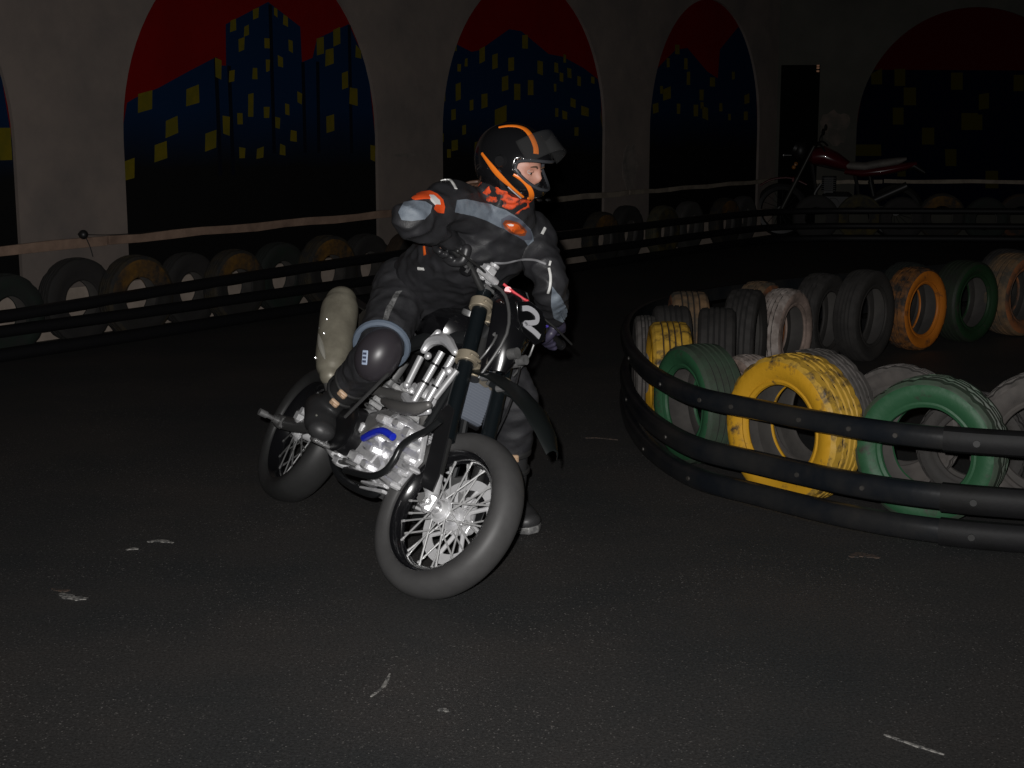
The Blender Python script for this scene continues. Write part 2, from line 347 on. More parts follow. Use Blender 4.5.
W2 = [[(5.56,2.21),(5.65,2.24),(5.65,2.1),(5.56,2.07)],
 [(5.77,2.16),(5.86,2.18),(5.86,2.04),(5.77,2.02)],
 [(6.04,2.14),(6.14,2.15),(6.14,2.02),(6.04,2.01)],
 [(6.28,2.37),(6.38,2.38),(6.38,2.24),(6.28,2.24)],
 [(6.55,2.13),(6.65,2.12),(6.65,1.98),(6.55,2.0)],
 [(5.93,1.95),(6.04,1.97),(6.04,1.83),(5.93,1.81)],
 [(6.14,1.89),(6.25,1.89),(6.25,1.73),(6.14,1.73)],
 [(6.38,1.93),(6.48,1.93),(6.48,1.78),(6.38,1.78)],
 [(5.59,1.78),(5.69,1.79),(5.69,1.66),(5.59,1.64)],
 [(5.4,1.72),(5.46,1.73),(5.46,1.63),(5.4,1.62)],
 [(5.18,1.87),(5.26,1.89),(5.26,1.73),(5.18,1.71)],
 [(5.11,1.63),(5.18,1.64),(5.18,1.54),(5.11,1.53)],
 [(5.81,1.63),(6.01,1.68),(6.01,1.52),(5.81,1.47)],
 [(5.03,2.11),(5.09,2.11),(5.09,2.01),(5.03,2.01)],
 [(5.21,2.06),(5.27,2.06),(5.26,1.99),(5.21,1.99)],
 [(5.33,2.11),(5.37,2.12),(5.37,2.04),(5.32,2.04)],
 [(5.14,2.25),(5.2,2.26),(5.2,2.18),(5.14,2.18)],
 [(4.97,1.79),(5.02,1.79),(5.02,1.71),(4.97,1.71)],
 [(5.28,1.48),(5.34,1.49),(5.34,1.4),(5.28,1.39)],
 [(4.95,1.41),(4.99,1.41),(4.99,1.33),(4.95,1.33)],
 [(5.11,1.34),(5.21,1.35),(5.21,1.25),(5.11,1.24)],
 [(5.48,1.32),(5.56,1.33),(5.56,1.23),(5.47,1.22)],
 [(5.04,1.26),(5.1,1.26),(5.1,1.18),(5.04,1.18)],
 [(6.86,2.12),(6.93,2.11),(6.94,2.01),(6.86,2.02)],
 [(6.96,2.02),(7.03,2.01),(7.03,1.92),(6.96,1.93)],
 [(7.1,2.07),(7.18,2.06),(7.19,1.96),(7.11,1.97)],
 [(6.85,1.9),(6.9,1.9),(6.9,1.82),(6.86,1.82)],
 [(7.03,2.21),(7.08,2.2),(7.08,2.12),(7.03,2.12)],
 [(7.3,1.99),(7.37,1.98),(7.37,1.88),(7.3,1.89)],
 [(7.17,1.76),(7.27,1.74),(7.27,1.65),(7.17,1.67)],
 [(7.38,1.68),(7.53,1.65),(7.53,1.56),(7.38,1.58)],
 [(7.01,1.63),(7.11,1.61),(7.11,1.53),(7.02,1.54)],
 [(6.88,1.65),(6.94,1.65),(6.94,1.56),(6.88,1.56)],
 [(7.25,1.45),(7.33,1.45),(7.33,1.36),(7.25,1.36)],
 [(7.57,1.99),(7.64,1.98),(7.64,1.91),(7.57,1.92)],
 [(7.77,1.63),(7.82,1.63),(7.82,1.55),(7.77,1.55)]]
S3 = [(8.7,1.96),(8.82,1.99),(9.05,2.14),(9.41,2.33),(9.69,2.36),(10.19,2.1),(10.47,2.02),(10.51,2.37),(10.98,2.66),(11.71,2.74)]
W3 = [[(9.38,2.39),(9.49,2.39),(9.5,2.28),(9.39,2.28)],
 [(9.61,2.24),(9.69,2.24),(9.7,2.11),(9.61,2.11)],
 [(9.68,2.08),(9.76,2.09),(9.77,1.93),(9.68,1.93)],
 [(9.19,2.23),(9.26,2.23),(9.27,2.13),(9.2,2.12)],
 [(9.12,1.87),(9.3,1.91),(9.31,1.77),(9.13,1.74)],
 [(8.89,1.7),(9.02,1.72),(9.03,1.61),(8.9,1.59)],
 [(9.45,1.71),(9.54,1.71),(9.54,1.59),(9.46,1.59)],
 [(10.0,1.88),(10.11,1.88),(10.11,1.75),(10.01,1.75)],
 [(9.86,1.7),(9.98,1.7),(9.98,1.56),(9.87,1.56)],
 [(10.08,1.68),(10.23,1.66),(10.24,1.51),(10.09,1.54)],
 [(10.52,1.72),(10.6,1.72),(10.61,1.62),(10.52,1.62)],
 [(10.26,2.03),(10.39,2.03),(10.4,1.92),(10.26,1.92)],
 [(11.19,1.82),(11.33,1.85),(11.34,1.73),(11.2,1.71)],
 [(11.19,1.62),(11.3,1.62),(11.31,1.51),(11.19,1.51)],
 [(10.83,2.11),(10.91,2.11),(10.92,2.02),(10.84,2.01)],
 [(10.76,1.59),(10.83,1.59),(10.84,1.51),(10.77,1.51)],
 [(9.05,1.91),(9.12,1.91),(9.13,1.82),(9.06,1.82)],
 [(10.03,1.73),(10.11,1.73),(10.12,1.65),(10.04,1.65)]]
W4 = [[(1.2,2.18),(1.34,2.18),(1.35,1.97),(1.21,1.97)],
 [(1.5,2.17),(1.64,2.17),(1.65,1.95),(1.51,1.95)],
 [(1.63,1.93),(1.79,1.93),(1.8,1.7),(1.64,1.7)],
 [(1.5,1.67),(1.64,1.67),(1.65,1.45),(1.51,1.45)],
 [(1.89,1.41),(2.05,1.41),(2.06,1.19),(1.9,1.19)],
 [(2.23,2.12),(2.38,2.12),(2.39,1.9),(2.24,1.9)],
 [(3.03,2.09),(3.16,2.09),(3.17,1.88),(3.04,1.88)],
 [(2.6,1.84),(2.73,1.86),(2.74,1.66),(2.61,1.64)],
 [(2.39,1.6),(2.6,1.6),(2.61,1.38),(2.4,1.38)],
 [(2.6,1.58),(2.66,1.58),(2.67,1.38),(2.61,1.38)],
 [(2.2,1.13),(2.35,1.13),(2.36,0.91),(2.22,0.91)],
 [(1.03,1.19),(1.37,1.19),(1.38,1.04),(1.04,1.04)],
 [(1.6,0.94),(1.7,0.94),(1.71,0.77),(1.6,0.77)],
 [(2.74,0.85),(2.9,0.85),(2.92,0.62),(2.75,0.62)]]
MB_ = [(x + 3.83 * -1, z) for x, z in S1]
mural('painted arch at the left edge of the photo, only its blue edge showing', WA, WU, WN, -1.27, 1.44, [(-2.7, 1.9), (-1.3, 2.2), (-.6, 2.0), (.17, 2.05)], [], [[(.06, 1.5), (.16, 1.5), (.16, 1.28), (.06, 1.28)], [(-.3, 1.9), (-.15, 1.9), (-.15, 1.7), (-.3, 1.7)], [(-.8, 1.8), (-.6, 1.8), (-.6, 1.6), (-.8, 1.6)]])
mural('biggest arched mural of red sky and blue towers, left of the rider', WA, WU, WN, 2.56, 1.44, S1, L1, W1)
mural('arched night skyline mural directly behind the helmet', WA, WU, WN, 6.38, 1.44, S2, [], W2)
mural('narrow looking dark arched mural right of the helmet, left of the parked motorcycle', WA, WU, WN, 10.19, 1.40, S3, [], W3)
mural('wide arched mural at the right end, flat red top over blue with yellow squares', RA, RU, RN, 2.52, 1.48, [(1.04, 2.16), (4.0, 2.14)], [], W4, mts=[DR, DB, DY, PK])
# black door leaf standing ajar in the corner, with two small reflectors
m = MB(); m.box(wall_pt(RA, RU, RN, .28, 1.11, .03), (.50, .05, 2.22), Matrix.Rotation(ang, 3, 'Z'))
door = struct(m.build('door_1', mat('door_black', (.003, .0035, .0035), .9, spec=.05), smooth=False, bevel=.006))
m = MB(); m.cyl(wall_pt(RA, RU, RN, .09, 1.05, .055), wall_pt(RA, RU, RN, .09, 1.05, .10), .012); m.cyl(wall_pt(RA, RU, RN, .09, 1.05, .10), wall_pt(RA, RU, RN, .19, 1.05, .10), .01)
m.build('door_handle', mat('dull_steel', (.12, .12, .12), .4, .7), door)
m = MB()
for z in (2.14, 2.18, 2.21): m.box(wall_pt(RA, RU, RN, .50, z, .062), (.035, .012, .022), Matrix.Rotation(ang, 3, 'Z'))
m.build('reflector', mat('orange_reflector', (1.0, .45, .2), .3, coat=1), door)
# light plaster scar beside the door
def blotch(A, U, N, s, z, w_, h, label, mt, seed, d=.004):
    random.seed(seed); n = 26; pts = []
    for k in range(n):
        t = 2 * math.pi * k / n; q = 1 + .28 * noise.noise(Vector((math.cos(t) * 1.6 + seed, math.sin(t) * 1.6, seed)))+ .1 * random.uniform(-1, 1)
        pts.append(wall_pt(A, U, N, s + w_ * math.cos(t) * q, z + h * math.sin(t) * q, .0))
    m = MB(); m.prism(pts, N * d); return tag(m.build('plaster_patch', mt, smooth=False), label, 'plaster patch')
pale = mat('pale_plaster', (.19, .16, .14), .9, col2=(.11, .1, .09), scale=7, thr=(.35, .6))
blotch(RA, RU, RN, .76, 1.42, .20, .22, 'pale worn plaster patch on the wall right of the black door', mat('scar_plaster', (.125, .10, .085), .9, spec=.1, col2=(.075, .07, .06), scale=5), 3)
blotch(WA, WU, WN, 8.35, .98, .17, .24, 'pale worn plaster patch low on the pillar right of the helmet', pale, 5)
blotch(WA, WU, WN, 4.42, 1.22, .2, .015, 'thin pale scratch on the pillar left of the rider', pale, 8)

# wooden planks screwed along the wall
wood = mat('plank_wood', (.33, .22, .16), .8, col2=(.17, .11, .08), scale=5, thr=(.3, .7), bump=.3, bscale=30)
wood2 = mat('plank_pale', (.26, .22, .17), .8, col2=(.17, .14, .11), scale=5)
def plank(A, U, N, s0, s1, z0, z1, h, label, mt, d=.03, seed=0):
    m = MB(); n = 12; R = []
    for i in range(n + 1):
        t = i / n; s = s0 + (s1 - s0) * t; z = z0 + (z1 - z0) * t + .006 * math.sin(i * 1.7 + seed); hh = h * (1 + .06 * math.sin(i * 2.3 + seed))
        R.append([wall_pt(A, U, N, s, z - hh / 2, .002), wall_pt(A, U, N, s, z - hh / 2, d), wall_pt(A, U, N, s, z + hh / 2, d), wall_pt(A, U, N, s, z + hh / 2, .002)])
    m.rings(R); o = m.build('wall_plank', mt, smooth=False, bevel=.003)
    tag(o, label, 'plank', 'planks along the wall'); return o
plank(WA, WU, WN, -5, .9, .64, .67, .07, 'brown wooden wall plank at far left, under the hanging knob', wood, seed=1)
plank(WA, WU, WN, .92, 4.6, .675, .70, .065, 'brown wooden wall plank under the biggest mural, ending behind the right elbow', wood, seed=3)
plank(WA, WU, WN, 4.62, 8.3, .70, .71, .06, 'dim wooden wall plank passing behind the torso of the rider', wood2, seed=5)
plank(WA, WU, WN, 8.32, 12.0, .71, .72, .05, 'dim wooden wall plank from the stained pillar to the corner', wood2, seed=7)
plank(RA, RU, RN, .1, 1.4, .69, .70, .05, 'pale wall strip behind the parked motorcycle', wood2, seed=7)
plank(RA, RU, RN, 1.42, 6, .71, .70, .05, 'pale wall strip crossing the mural at the right end', wood2, seed=9)
# knob and cord hanging over the first plank
m = MB(); kp = wall_pt(WA, WU, WN, .67, .735, .05); m.ball(kp, .035, n=16, m=10); m.cyl(kp + WN * -.048, kp, .012)
kn = m.build('wall_knob', mat('black_plastic', (.012, .012, .012), .45)); tag(kn, 'small round black knob on the wall above the plank at far left', 'knob')
m = MB(); m.tube([kp + Vector((0, 0, -.02)) + WU * .02, kp + Vector((0, 0, -.09)) + WN * .03 + WU * .03, kp + Vector((0, 0, -.16)) + WN * .05 + WU * .035], .004, n=6)
m.tube([kp, kp + WU * .3 + Vector((0, 0, -.02)), kp + WU * .8 + Vector((0, 0, -.018))], .003, n=6)
m.build('cord', mat('black_plastic', (0, 0, 0)), kn)

# ------------------------------------------------------------------ rubber bumper rails
band = mat('rubber_band', (.008, .010, .013), .30, col2=(.024, .023, .022), scale=3.5, thr=(.3, .62), bump=.05, bscale=30, spec=.4)
sleeve_m = mat('rubber_sleeve', (.010, .010, .011), .6, spec=.22, col2=(.007, .007, .007), scale=4, bump=.08, bscale=40)
bolt_m = mat('dull_bolt', (.07, .065, .06), .5, .5)
def offset_path(path, d):
    out = []
    for i, p in enumerate(path):
        t = (path[min(i + 1, len(path) - 1)] - path[max(i - 1, 0)]).normalized(); out.append(p + Vector((t.y, -t.x, 0)) * d)
    return out
def rail(path, z, label, h=.095, d=.05, name='bumper_rail', bolts=(), sleeves=(), group=None, zf=None, mt=None):
    # D section: flat back, rounded front; the front faces the right-hand side of the path
    sec = [(0, -.5), (.55, -.5), (.85, -.38), (1, -.15), (1, .15), (.85, .38), (.55, .5), (0, .5), (.12, .3), (.12, -.3)]
    def sweep(mb, P, Z, h, d):
        R = []
        for i, p in enumerate(P):
            t = (P[min(i + 1, len(P) - 1)] - P[max(i - 1, 0)]).normalized(); nn = Vector((t.y, -t.x, 0))
            R.append([p + nn * a * d + Vector((0, 0, Z(i) + b * h)) for a, b in sec])
        mb.rings(R)
    Z = (lambda i: z) if zf is None else (lambda i: zf(i / max(1, len(path) - 1)))
    m = MB(); sweep(m, path, Z, h, d); root = m.build(name, mt or band, angle=50, origin=path[0])
    tag(root, label, 'bumper rail', group)
    def child(mb, nm, mt_):
        o = mb.build(nm, mt_); o.parent = root; o.matrix_parent_inverse = Matrix.Translation(-path[0]); return o
    for (i0, i1) in sleeves:
        mb = MB(); sweep(mb, [p for p in path[i0:i1]], lambda i: z, h * 1.13, d * 1.15); child(mb, 'sleeve', sleeve_m)
        p = path[i0 + 2]; t = (path[i0 + 3] - p).normalized(); nn = Vector((t.y, -t.x, 0)); mb = MB(); mb.cyl(p + nn * d * 1.1 + Vector((0, 0, z)), p + nn * (d * 1.15 + .006) + Vector((0, 0, z)), .013, n=12); child(mb, 'bolt', mat('dark_bolt', (.01, .01, .01), .5))
    for i in bolts:
        p = path[i]; t = (path[i + 1] - p).normalized(); nn = Vector((t.y, -t.x, 0)); mb = MB(); c = p + Vector((0, 0, Z(i)))
        mb.cyl(c + nn * d * .9, c + nn * (d + .005), .012, .009, n=12); child(mb, 'bolt', bolt_m)
    return root
ISL = [Vector((x, y, 0)) for x, y in [(6.2, 4.9), (4.6, 5.0), (3.2, 5.12), (2.4, 5.22), (1.95, 5.33), (1.61, 5.45), (1.32, 5.65), (1.02, 5.99), (.80, 6.28), (.675, 6.75), (.625, 7.29), (.625, 7.75), (.66, 8.3), (.77, 8.9), (1.0, 9.45), (1.4, 10.0), (1.95, 10.5), (2.6, 11.0), (3.4, 11.6), (4.3, 12.3), (5.6, 13.2)]]
IP = spline(ISL, 6)
IP = offset_path(list(reversed(IP)), 0); IP.reverse()
RP = IP[::-1]                            # run so that the outside of the bend is on the right-hand side
RP = [p for p in RP]
nR = len(RP)
def near(px, py): return min(range(nR), key=lambda i: (RP[i] - Vector((px, py, 0))).length)
iS = near(1.60, 5.46)
REV = IP                                  # from right foreground round to the back
# outside = left of IP direction, so use a mirrored copy of the path for the D section
def outward(path):
    return path
isl_top = rail(RP, .412, 'top black rubber rail curving round the painted tyres', .083, bolts=[near(.62, 7.3), near(.70, 6.6), near(.84, 6.22), near(.93, 6.1), near(1.2, 5.8), near(1.33, 5.64), near(1.47, 5.55)], sleeves=[(iS, nR - 8)])
isl_mid = rail(RP, .19, 'middle black rubber rail curving round the painted tyres', .095, bolts=[near(.60, 7.4), near(.72, 6.5), near(1.15, 5.83), near(1.38, 5.6)], sleeves=[(iS, nR - 8)])
isl_low = rail(RP, .058, 'lowest black rubber rail lying on the floor round the painted tyres', .09, bolts=[near(.66, 6.8), near(.8, 6.3)], sleeves=[(iS, nR - 8)])
# back barrier: follows the wall, turns at the corner
BK = [WA + WU * s + WN * d for s, d in [(-6, .62), (-4, .62), (-2, .60), (-.5, .55), (.6, .55), (2, .52), (4, .5), (6, .5), (8, .5), (9.6, .5), (10.7, .6)]] + [RA + RU * s + RN * d for s, d in [(.5, 1.22), (1.3, 1.14), (2.4, 1.1), (4, 1.1), (6, 1.1), (9, 1.1)]]
BP = spline(BK, 6)
def back_rail(z, label, h, zf=None): return rail(BP, z, label, h * 1.08, .06, group=None, zf=zf, mt=mat('dark_rail', (.006, .006, .007), .5))
back_rail(.37, 'top black rail of the long barrier along the mural wall', .07, zf=lambda t: .30 + .09 * min(1, max(0, (t - .2) / .16)))
back_rail(.20, 'second black rail of the long barrier along the mural wall', .07)
back_rail(.045, 'bottom black rail on the floor under the mural wall barrier', .08)
for k, s in enumerate([x * 2.0 - 3 for x in range(0, 8)]):
    pass

# ------------------------------------------------------------------ tyres
rub = mat('tyre_rubber', (.020, .019, .018), .75, col2=(.034, .030, .027), scale=5, thr=(.35, .7), bump=.2, bscale=50)
groove = mat('groove_rubber', (.014, .013, .013), .9)
def paint(name, c, worn=(.04, .034, .03), thr=(.33, .43), sc=7): return mat(name, c, .55, col2=worn, scale=sc, thr=thr, bump=.15, bscale=40, spec=.4)
def crown_mat(name, c, worn):            # paint brushed over the upper part of the tyre only
    m = mat(name, c, .8, col2=worn, scale=4, thr=(.38, .55)); nt = m.node_tree; b = nt.nodes['Principled BSDF']; tc = nt.nodes.new('ShaderNodeTexCoord'); sx = nt.nodes.new('ShaderNodeSeparateXYZ'); nt.links.new(tc.outputs['Object'], sx.inputs[0])
    mr = nt.nodes.new('ShaderNodeMapRange'); mr.inputs['From Min'].default_value = .33; mr.inputs['From Max'].default_value = .40; nt.links.new(sx.outputs['Z'], mr.inputs['Value'])
    mx = nt.nodes.new('ShaderNodeMixRGB'); mx.inputs['Color1'].default_value = (*worn, 1); src = b.inputs['Base Color'].links[0].from_socket
    nt.links.new(mr.outputs[0], mx.inputs['Fac']); nt.links.new(src, mx.inputs['Color2']); nt.links.new(mx.outputs['Color'], b.inputs['Base Color']); return m
PT = dict(yellow=(paint('paint_yellow', (.55, .29, .015)), paint('tread_yellow', (.50, .30, .04), thr=(.34, .50), sc=14)),
          green=(paint('paint_green', (.022, .085, .038)), paint('tread_green', (.05, .085, .055), (.045, .05, .04), thr=(.3, .7), sc=10)),
          forest=(paint('paint_forest', (.012, .036, .014)), paint('tread_forest', (.022, .035, .02), (.02, .02, .018), thr=(.3, .7), sc=10)),
          orange=(paint('paint_orange', (.50, .155, .015)), paint('tread_orange', (.24, .10, .03), thr=(.4, .62), sc=12)),
          dark=(rub, mat('tread_dark', (.036, .033, .031), .8, col2=(.022, .020, .019), scale=9)),
          grey=(mat('side_grey', (.075, .066, .06), .8, col2=(.045, .04, .037), scale=6), mat('tread_grey', (.10, .09, .084), .85, col2=(.06, .055, .05), scale=9)),
          pale=(mat('side_pale', (.34, .25, .21), .8, col2=(.16, .12, .10), scale=7), mat('tread_pale', (.38, .33, .30), .85, col2=(.2, .16, .14), scale=9)),
          rust=(mat('side_rust', (.30, .105, .035), .8, col2=(.06, .045, .035), scale=5, thr=(.42, .6)), mat('tread_rust', (.20, .12, .06), .85, col2=(.07, .06, .045), scale=8)),
          olive=(mat('side_olive', (.06, .045, .006), .8, col2=(.012, .012, .010), scale=5, thr=(.42, .6)), mat('tread_olive', (.06, .05, .02), .85, col2=(.03, .03, .02), scale=8)),
          ochre=(crown_mat('side_ochre', (.13, .062, .006), (.012, .011, .010)), mat('tread_ochre', (.03, .022, .010), .85, col2=(.012, .012, .012), scale=8)),
          moss=(mat('side_moss', (.006, .014, .009), .8, col2=(.009, .010, .009), scale=5), mat('tread_moss', (.009, .012, .010), .85)))
INNER = mat('tyre_inside', (.035, .032, .03), .8, col2=(.06, .055, .05), scale=4)
def make_tyre(label, loc, D=.6, W=.19, phi=0, lean=0, colour='dark', hole=None, n=84, group=None, tread=2, name='tyre', seed=0):
    """axis along local x; stands on z = 0"""
    R = D / 2; rh = hole or R * .60; hw = W / 2
    # profile from the inner bead on the +x side round the outside to the -x side: (radius, x, kind)
    pr = [(rh + .004, hw * .62, 2), (rh, hw * .70, 0), (rh + .004, hw * .80, 0), (rh + .016, hw * .86, 0), (rh + .024, hw * .83, 0), (rh + (R - rh) * .42, hw * .99, 0), (rh + (R - rh) * .62, hw * 1.0, 0), (rh + (R - rh) * .80, hw * .95, 0), (R - .016, hw * .88, 1)]
    tr = []
    gr = [(-.46), (-.16), (.16), (.46)]
    xs = [.80, .50, .47, .42, .39, .20, .17, .12, .09]
    prof_t = []
    for x in xs:
        g = x in (.47, .42, .17, .12)
        prof_t.append((R - (.0075 if g else 0) - .010 * x * x, hw * x, 3 if g else 1))
    tr = prof_t + [(r, -x, k) for r, x, k in reversed(prof_t)]
    back = [(r, -x, k) for r, x, k in reversed(pr)]
    ins = [(rh + .012, -hw * .6, 2), (R - .03, -hw * .75, 2), (R - .016, 0, 2), (R - .03, hw * .75, 2), (rh + .012, hw * .6, 2)]
    prof = pr + tr + back + ins
    P = len(prof); vs = []; fs = []; ms = []
    sh = [0] * P
    for i in range(n):
        t = 2 * math.pi * i / n
        for j, (r, x, k) in enumerate(prof):
            q = r; tt = t
            if k in (1,) and tread:
                sec = 1 if x > 0 else -1
                a = abs(x) / hw
                if a > .45: blk = (i % 4 == 0) if tread == 2 else (i % 6 == 0)
                elif a > .15: blk = ((i + 2) % 4 == 0)
                else: blk = False
                if blk and tread != 3: q -= .0065
                tt += (.012 * math.sin(i * math.pi / 2)) if a < .5 else 0
            q += .0025 * noise.noise(Vector((math.cos(t) * 2, math.sin(t) * 2, seed)))
            vs.append((x, q * math.cos(tt), q * math.sin(tt) + R))
    for i in range(n):
        a = i * P; b = ((i + 1) % n) * P
        for j in range(P):
            k = (j + 1) % P; fs.append((a + j, a + k, b + k, b + j))
            kk = {prof[j][2], prof[k][2]}
            ms.append(2 if 2 in kk and prof[j][2] == 2 and prof[k][2] == 2 else (3 if prof[j][2] == 3 and prof[k][2] == 3 else (1 if 1 in kk or 3 in kk else 0)))
    me = bpy.data.meshes.new(name); me.from_pydata(vs, [], fs)
    s_, t_ = PT[colour]
    for mm in (s_, t_, INNER, groove): me.materials.append(mm)
    for p, k in zip(me.polygons, ms): p.material_index = k; p.use_smooth = True
    bm = bmesh.new(); bm.from_mesh(me); bmesh.ops.recalc_face_normals(bm, faces=bm.faces); bm.to_mesh(me); bm.free()
    me.set_sharp_from_angle(angle=math.radians(38))
    o = bpy.data.objects.new(name, me); COL.objects.link(o)
    o.location = (loc[0], loc[1], 0 if len(loc) < 3 else loc[2]); o.rotation_euler = (0, math.radians(lean), math.radians(phi))
    tag(o, label, 'tyre', group)
    return o
G = 'painted tyres inside the curved rubber rails'
# (label, x, y, D, W, phi, colour)   phi = heading of the tyre's axle
TY = [
 ('big yellow tyre in front at the middle of the rails', 1.17, 6.10, .625, .21, -143, 'yellow', 2),
 ('grey tyre standing right behind the big yellow tyre', 1.31, 6.38, .60, .17, -143, 'grey', 1),
 ('green ribbed tyre to the left of the big yellow tyre', .865, 6.82, .555, .21, -157, 'green', 3),
 ('pale dusty tyre seen through the hole of the left green tyre', 1.12, 6.98, .48, .15, -157, 'pale', 1),
 ('yellow tyre with its tread turned to the camera at the left bend', .785, 7.40, .58, .20, 179, 'yellow', 2),
 ('brownish grey tyre squeezed outside the yellow one at the left bend', .705, 7.85, .55, .12, 178, 'grey', 1),
 ('dark tyre with vertical tread ribs behind the left yellow tyre', .86, 8.02, .58, .20, 178, 'dark', 3),
 ('dark tyre with ribs in the middle of the island, behind the left green tyre', 1.10, 7.98, .575, .20, -8, 'dark', 3),
 ('rusty orange tyre at the far left end of the back row', 1.03, 8.68, .58, .22, 178, 'rust', 2),
 ('black tyre between the rusty orange one and the pinkish white one', 1.35, 8.62, .60, .19, -18, 'dark', 2),
 ('pinkish white worn tyre in the back row', 1.67, 9.13, .545, .17, -35, 'pale', 2),
 ('orange topped tyre hidden behind the pinkish white tyre', 1.56, 9.40, .56, .17, -33, 'rust', 2),
 ('dull dark tyre right of the pinkish white tyre', 1.99, 9.60, .59, .17, -36, 'dark', 1),
 ('plain black tyre left of the bright orange tyre', 2.30, 9.72, .60, .17, -40, 'dark', 3),
 ('bright orange tyre in the back row', 2.75, 10.18, .57, .19, -47, 'orange', 1),
 ('dark green tyre tucked behind the bright orange tyre', 2.78, 10.52, .57, .18, -47, 'moss', 1),
 ('dark green tyre with a yellowish rim, right of the orange tyre', 3.20, 10.55, .58, .22, -50, 'forest', 3),
 ('dark tyre with a rusty rim at the right edge of the back row', 3.66, 10.88, .60, .24, -52, 'rust', 3),
 ('black tyre behind the last rusty one at the right edge', 3.72, 11.24, .60, .20, -52, 'dark', 3),
 ('green tyre in front at the right, behind the rail sleeves', 1.66, 5.80, .585, .20, -122, 'green', 1),
 ('grey tyre leaning between the big yellow and the right green tyre', 1.68, 6.34, .54, .13, -124, 'grey', 1),
 ('dark tyre seen through the hole of the right green tyre', 1.93, 6.14, .46, .12, -112, 'dark', 2),
 ('grey tyre with lugged shoulder cut by the right edge of the photo', 2.13, 5.83, .60, .20, -112, 'grey', 2),
 ('dark tyre at the very right edge, behind the sleeves', 2.36, 6.15, .56, .16, -110, 'dark', 2),
]
for i, (lb, x, y, D, W, ph, c, tr) in enumerate(TY):
    make_tyre(lb, (x, y), D, W, ph, 0, c, tread=tr, group=G, seed=i * 3.1)
PT['soot'] = (mat('side_soot', (.012, .011, .011), .8, col2=(.018, .016, .015), scale=4), mat('tread_soot', (.016, .015, .014), .85))
PT['brick'] = (mat('side_brick', (.085, .028, .008), .8, col2=(.014, .012, .010), scale=3, thr=(.48, .6)), mat('tread_brick', (.03, .018, .010), .85))
PT['ash'] = (mat('side_ash', (.035, .034, .032), .85), mat('tread_ash', (.04, .038, .036), .85))
wphi = math.degrees(math.atan2(WN.y, WN.x))
BT = [  # along the mural wall: s, diameter, colour, label
 (-1.60, .58, 'soot', None), (-.85, .57, 'ochre', None),
 (-.22, .56, 'moss', 'dark green tyre at the left edge of the photo, in the barrier along the wall'),
 (.35, .60, 'soot', 'black tyre below the hanging knob, pale wall showing in its hole'),
 (.89, .60, 'ochre', 'black tyre with a yellow painted crown, right of the tyre below the knob'),
 (1.38, .56, 'soot', 'dark tyre under the left part of the biggest mural'),
 (1.86, .57, 'ochre', 'yellow crowned tyre under the middle of the biggest mural'),
 (2.37, .57, 'moss', 'dark greenish tyre under the right part of the biggest mural'),
 (2.92, .61, 'ochre', 'tallest yellow crowned tyre at the right foot of the biggest mural'),
 (3.44, .57, 'soot', 'dark tyre in the wall barrier left of the grey exhaust'),
 (3.97, .57, 'brick', 'orange spotted tyre in the wall barrier just left of the jacket'),
 (5.55, .58, 'soot', None), (6.2, .58, 'ochre', None), (6.85, .58, 'olive', None),
 (7.16, .58, 'ochre', 'yellowish tyre in the wall barrier just right of the jacket sleeve'),
 (7.80, .60, 'soot', 'dark tyre under the pale patch of the pillar right of the helmet'),
 (8.46, .58, 'olive', 'olive tyre below the left edge of the narrow mural'),
 (9.2, .58, 'ash', 'grey tyre under the middle of the narrow mural'),
 (9.95, .60, 'ochre', 'yellow tyre under the right half of the narrow mural'),
 (10.6, .58, 'ash', 'grey tyre before the corner, left of the parked motorcycle')]
for i, (s, D, c, lb) in enumerate(BT):
    if lb is None:
        if s > 5: continue
        continue
    dd = .255 if i % 2 else .425; p = WA + WU * (s - .9 * (dd - .34)) + WN * dd
    make_tyre(lb, (p.x, p.y), D, .15, wphi + random.Random(i).uniform(-2, 2), 0, c, n=48, tread=1, group='tyres of the long barrier', seed=i, hole=D * .235)
rphi = math.degrees(math.atan2(RN.y, RN.x))
for i, (s, D, c, lb) in enumerate([(.43, .58, 'soot', 'dark tyre under the front wheel of the parked motorcycle'), (.99, .58, 'olive', 'olive tyre below the tank of the parked motorcycle'), (1.5, .56, 'soot', 'dark tyre below the tail of the parked motorcycle'),
        (2.02, .60, 'ochre', 'yellowish tyre just right of the parked motorcycle'), (2.54, .56, 'moss', 'dark tyre between the two yellowish tyres under the right mural'), (3.0, .60, 'brick', 'orange crowned tyre near the right edge, under the right mural'), (3.5, .56, 'soot', 'dark tyre at the far right end of the back barrier')]):
    dd = .90 if i % 2 else 1.04; p = RA + RU * s + RN * dd
    make_tyre(lb, (p.x, p.y), D, .12, rphi, 0, c, n=48, tread=1, group='tyres of the long barrier', seed=i + 40, hole=D * .235)
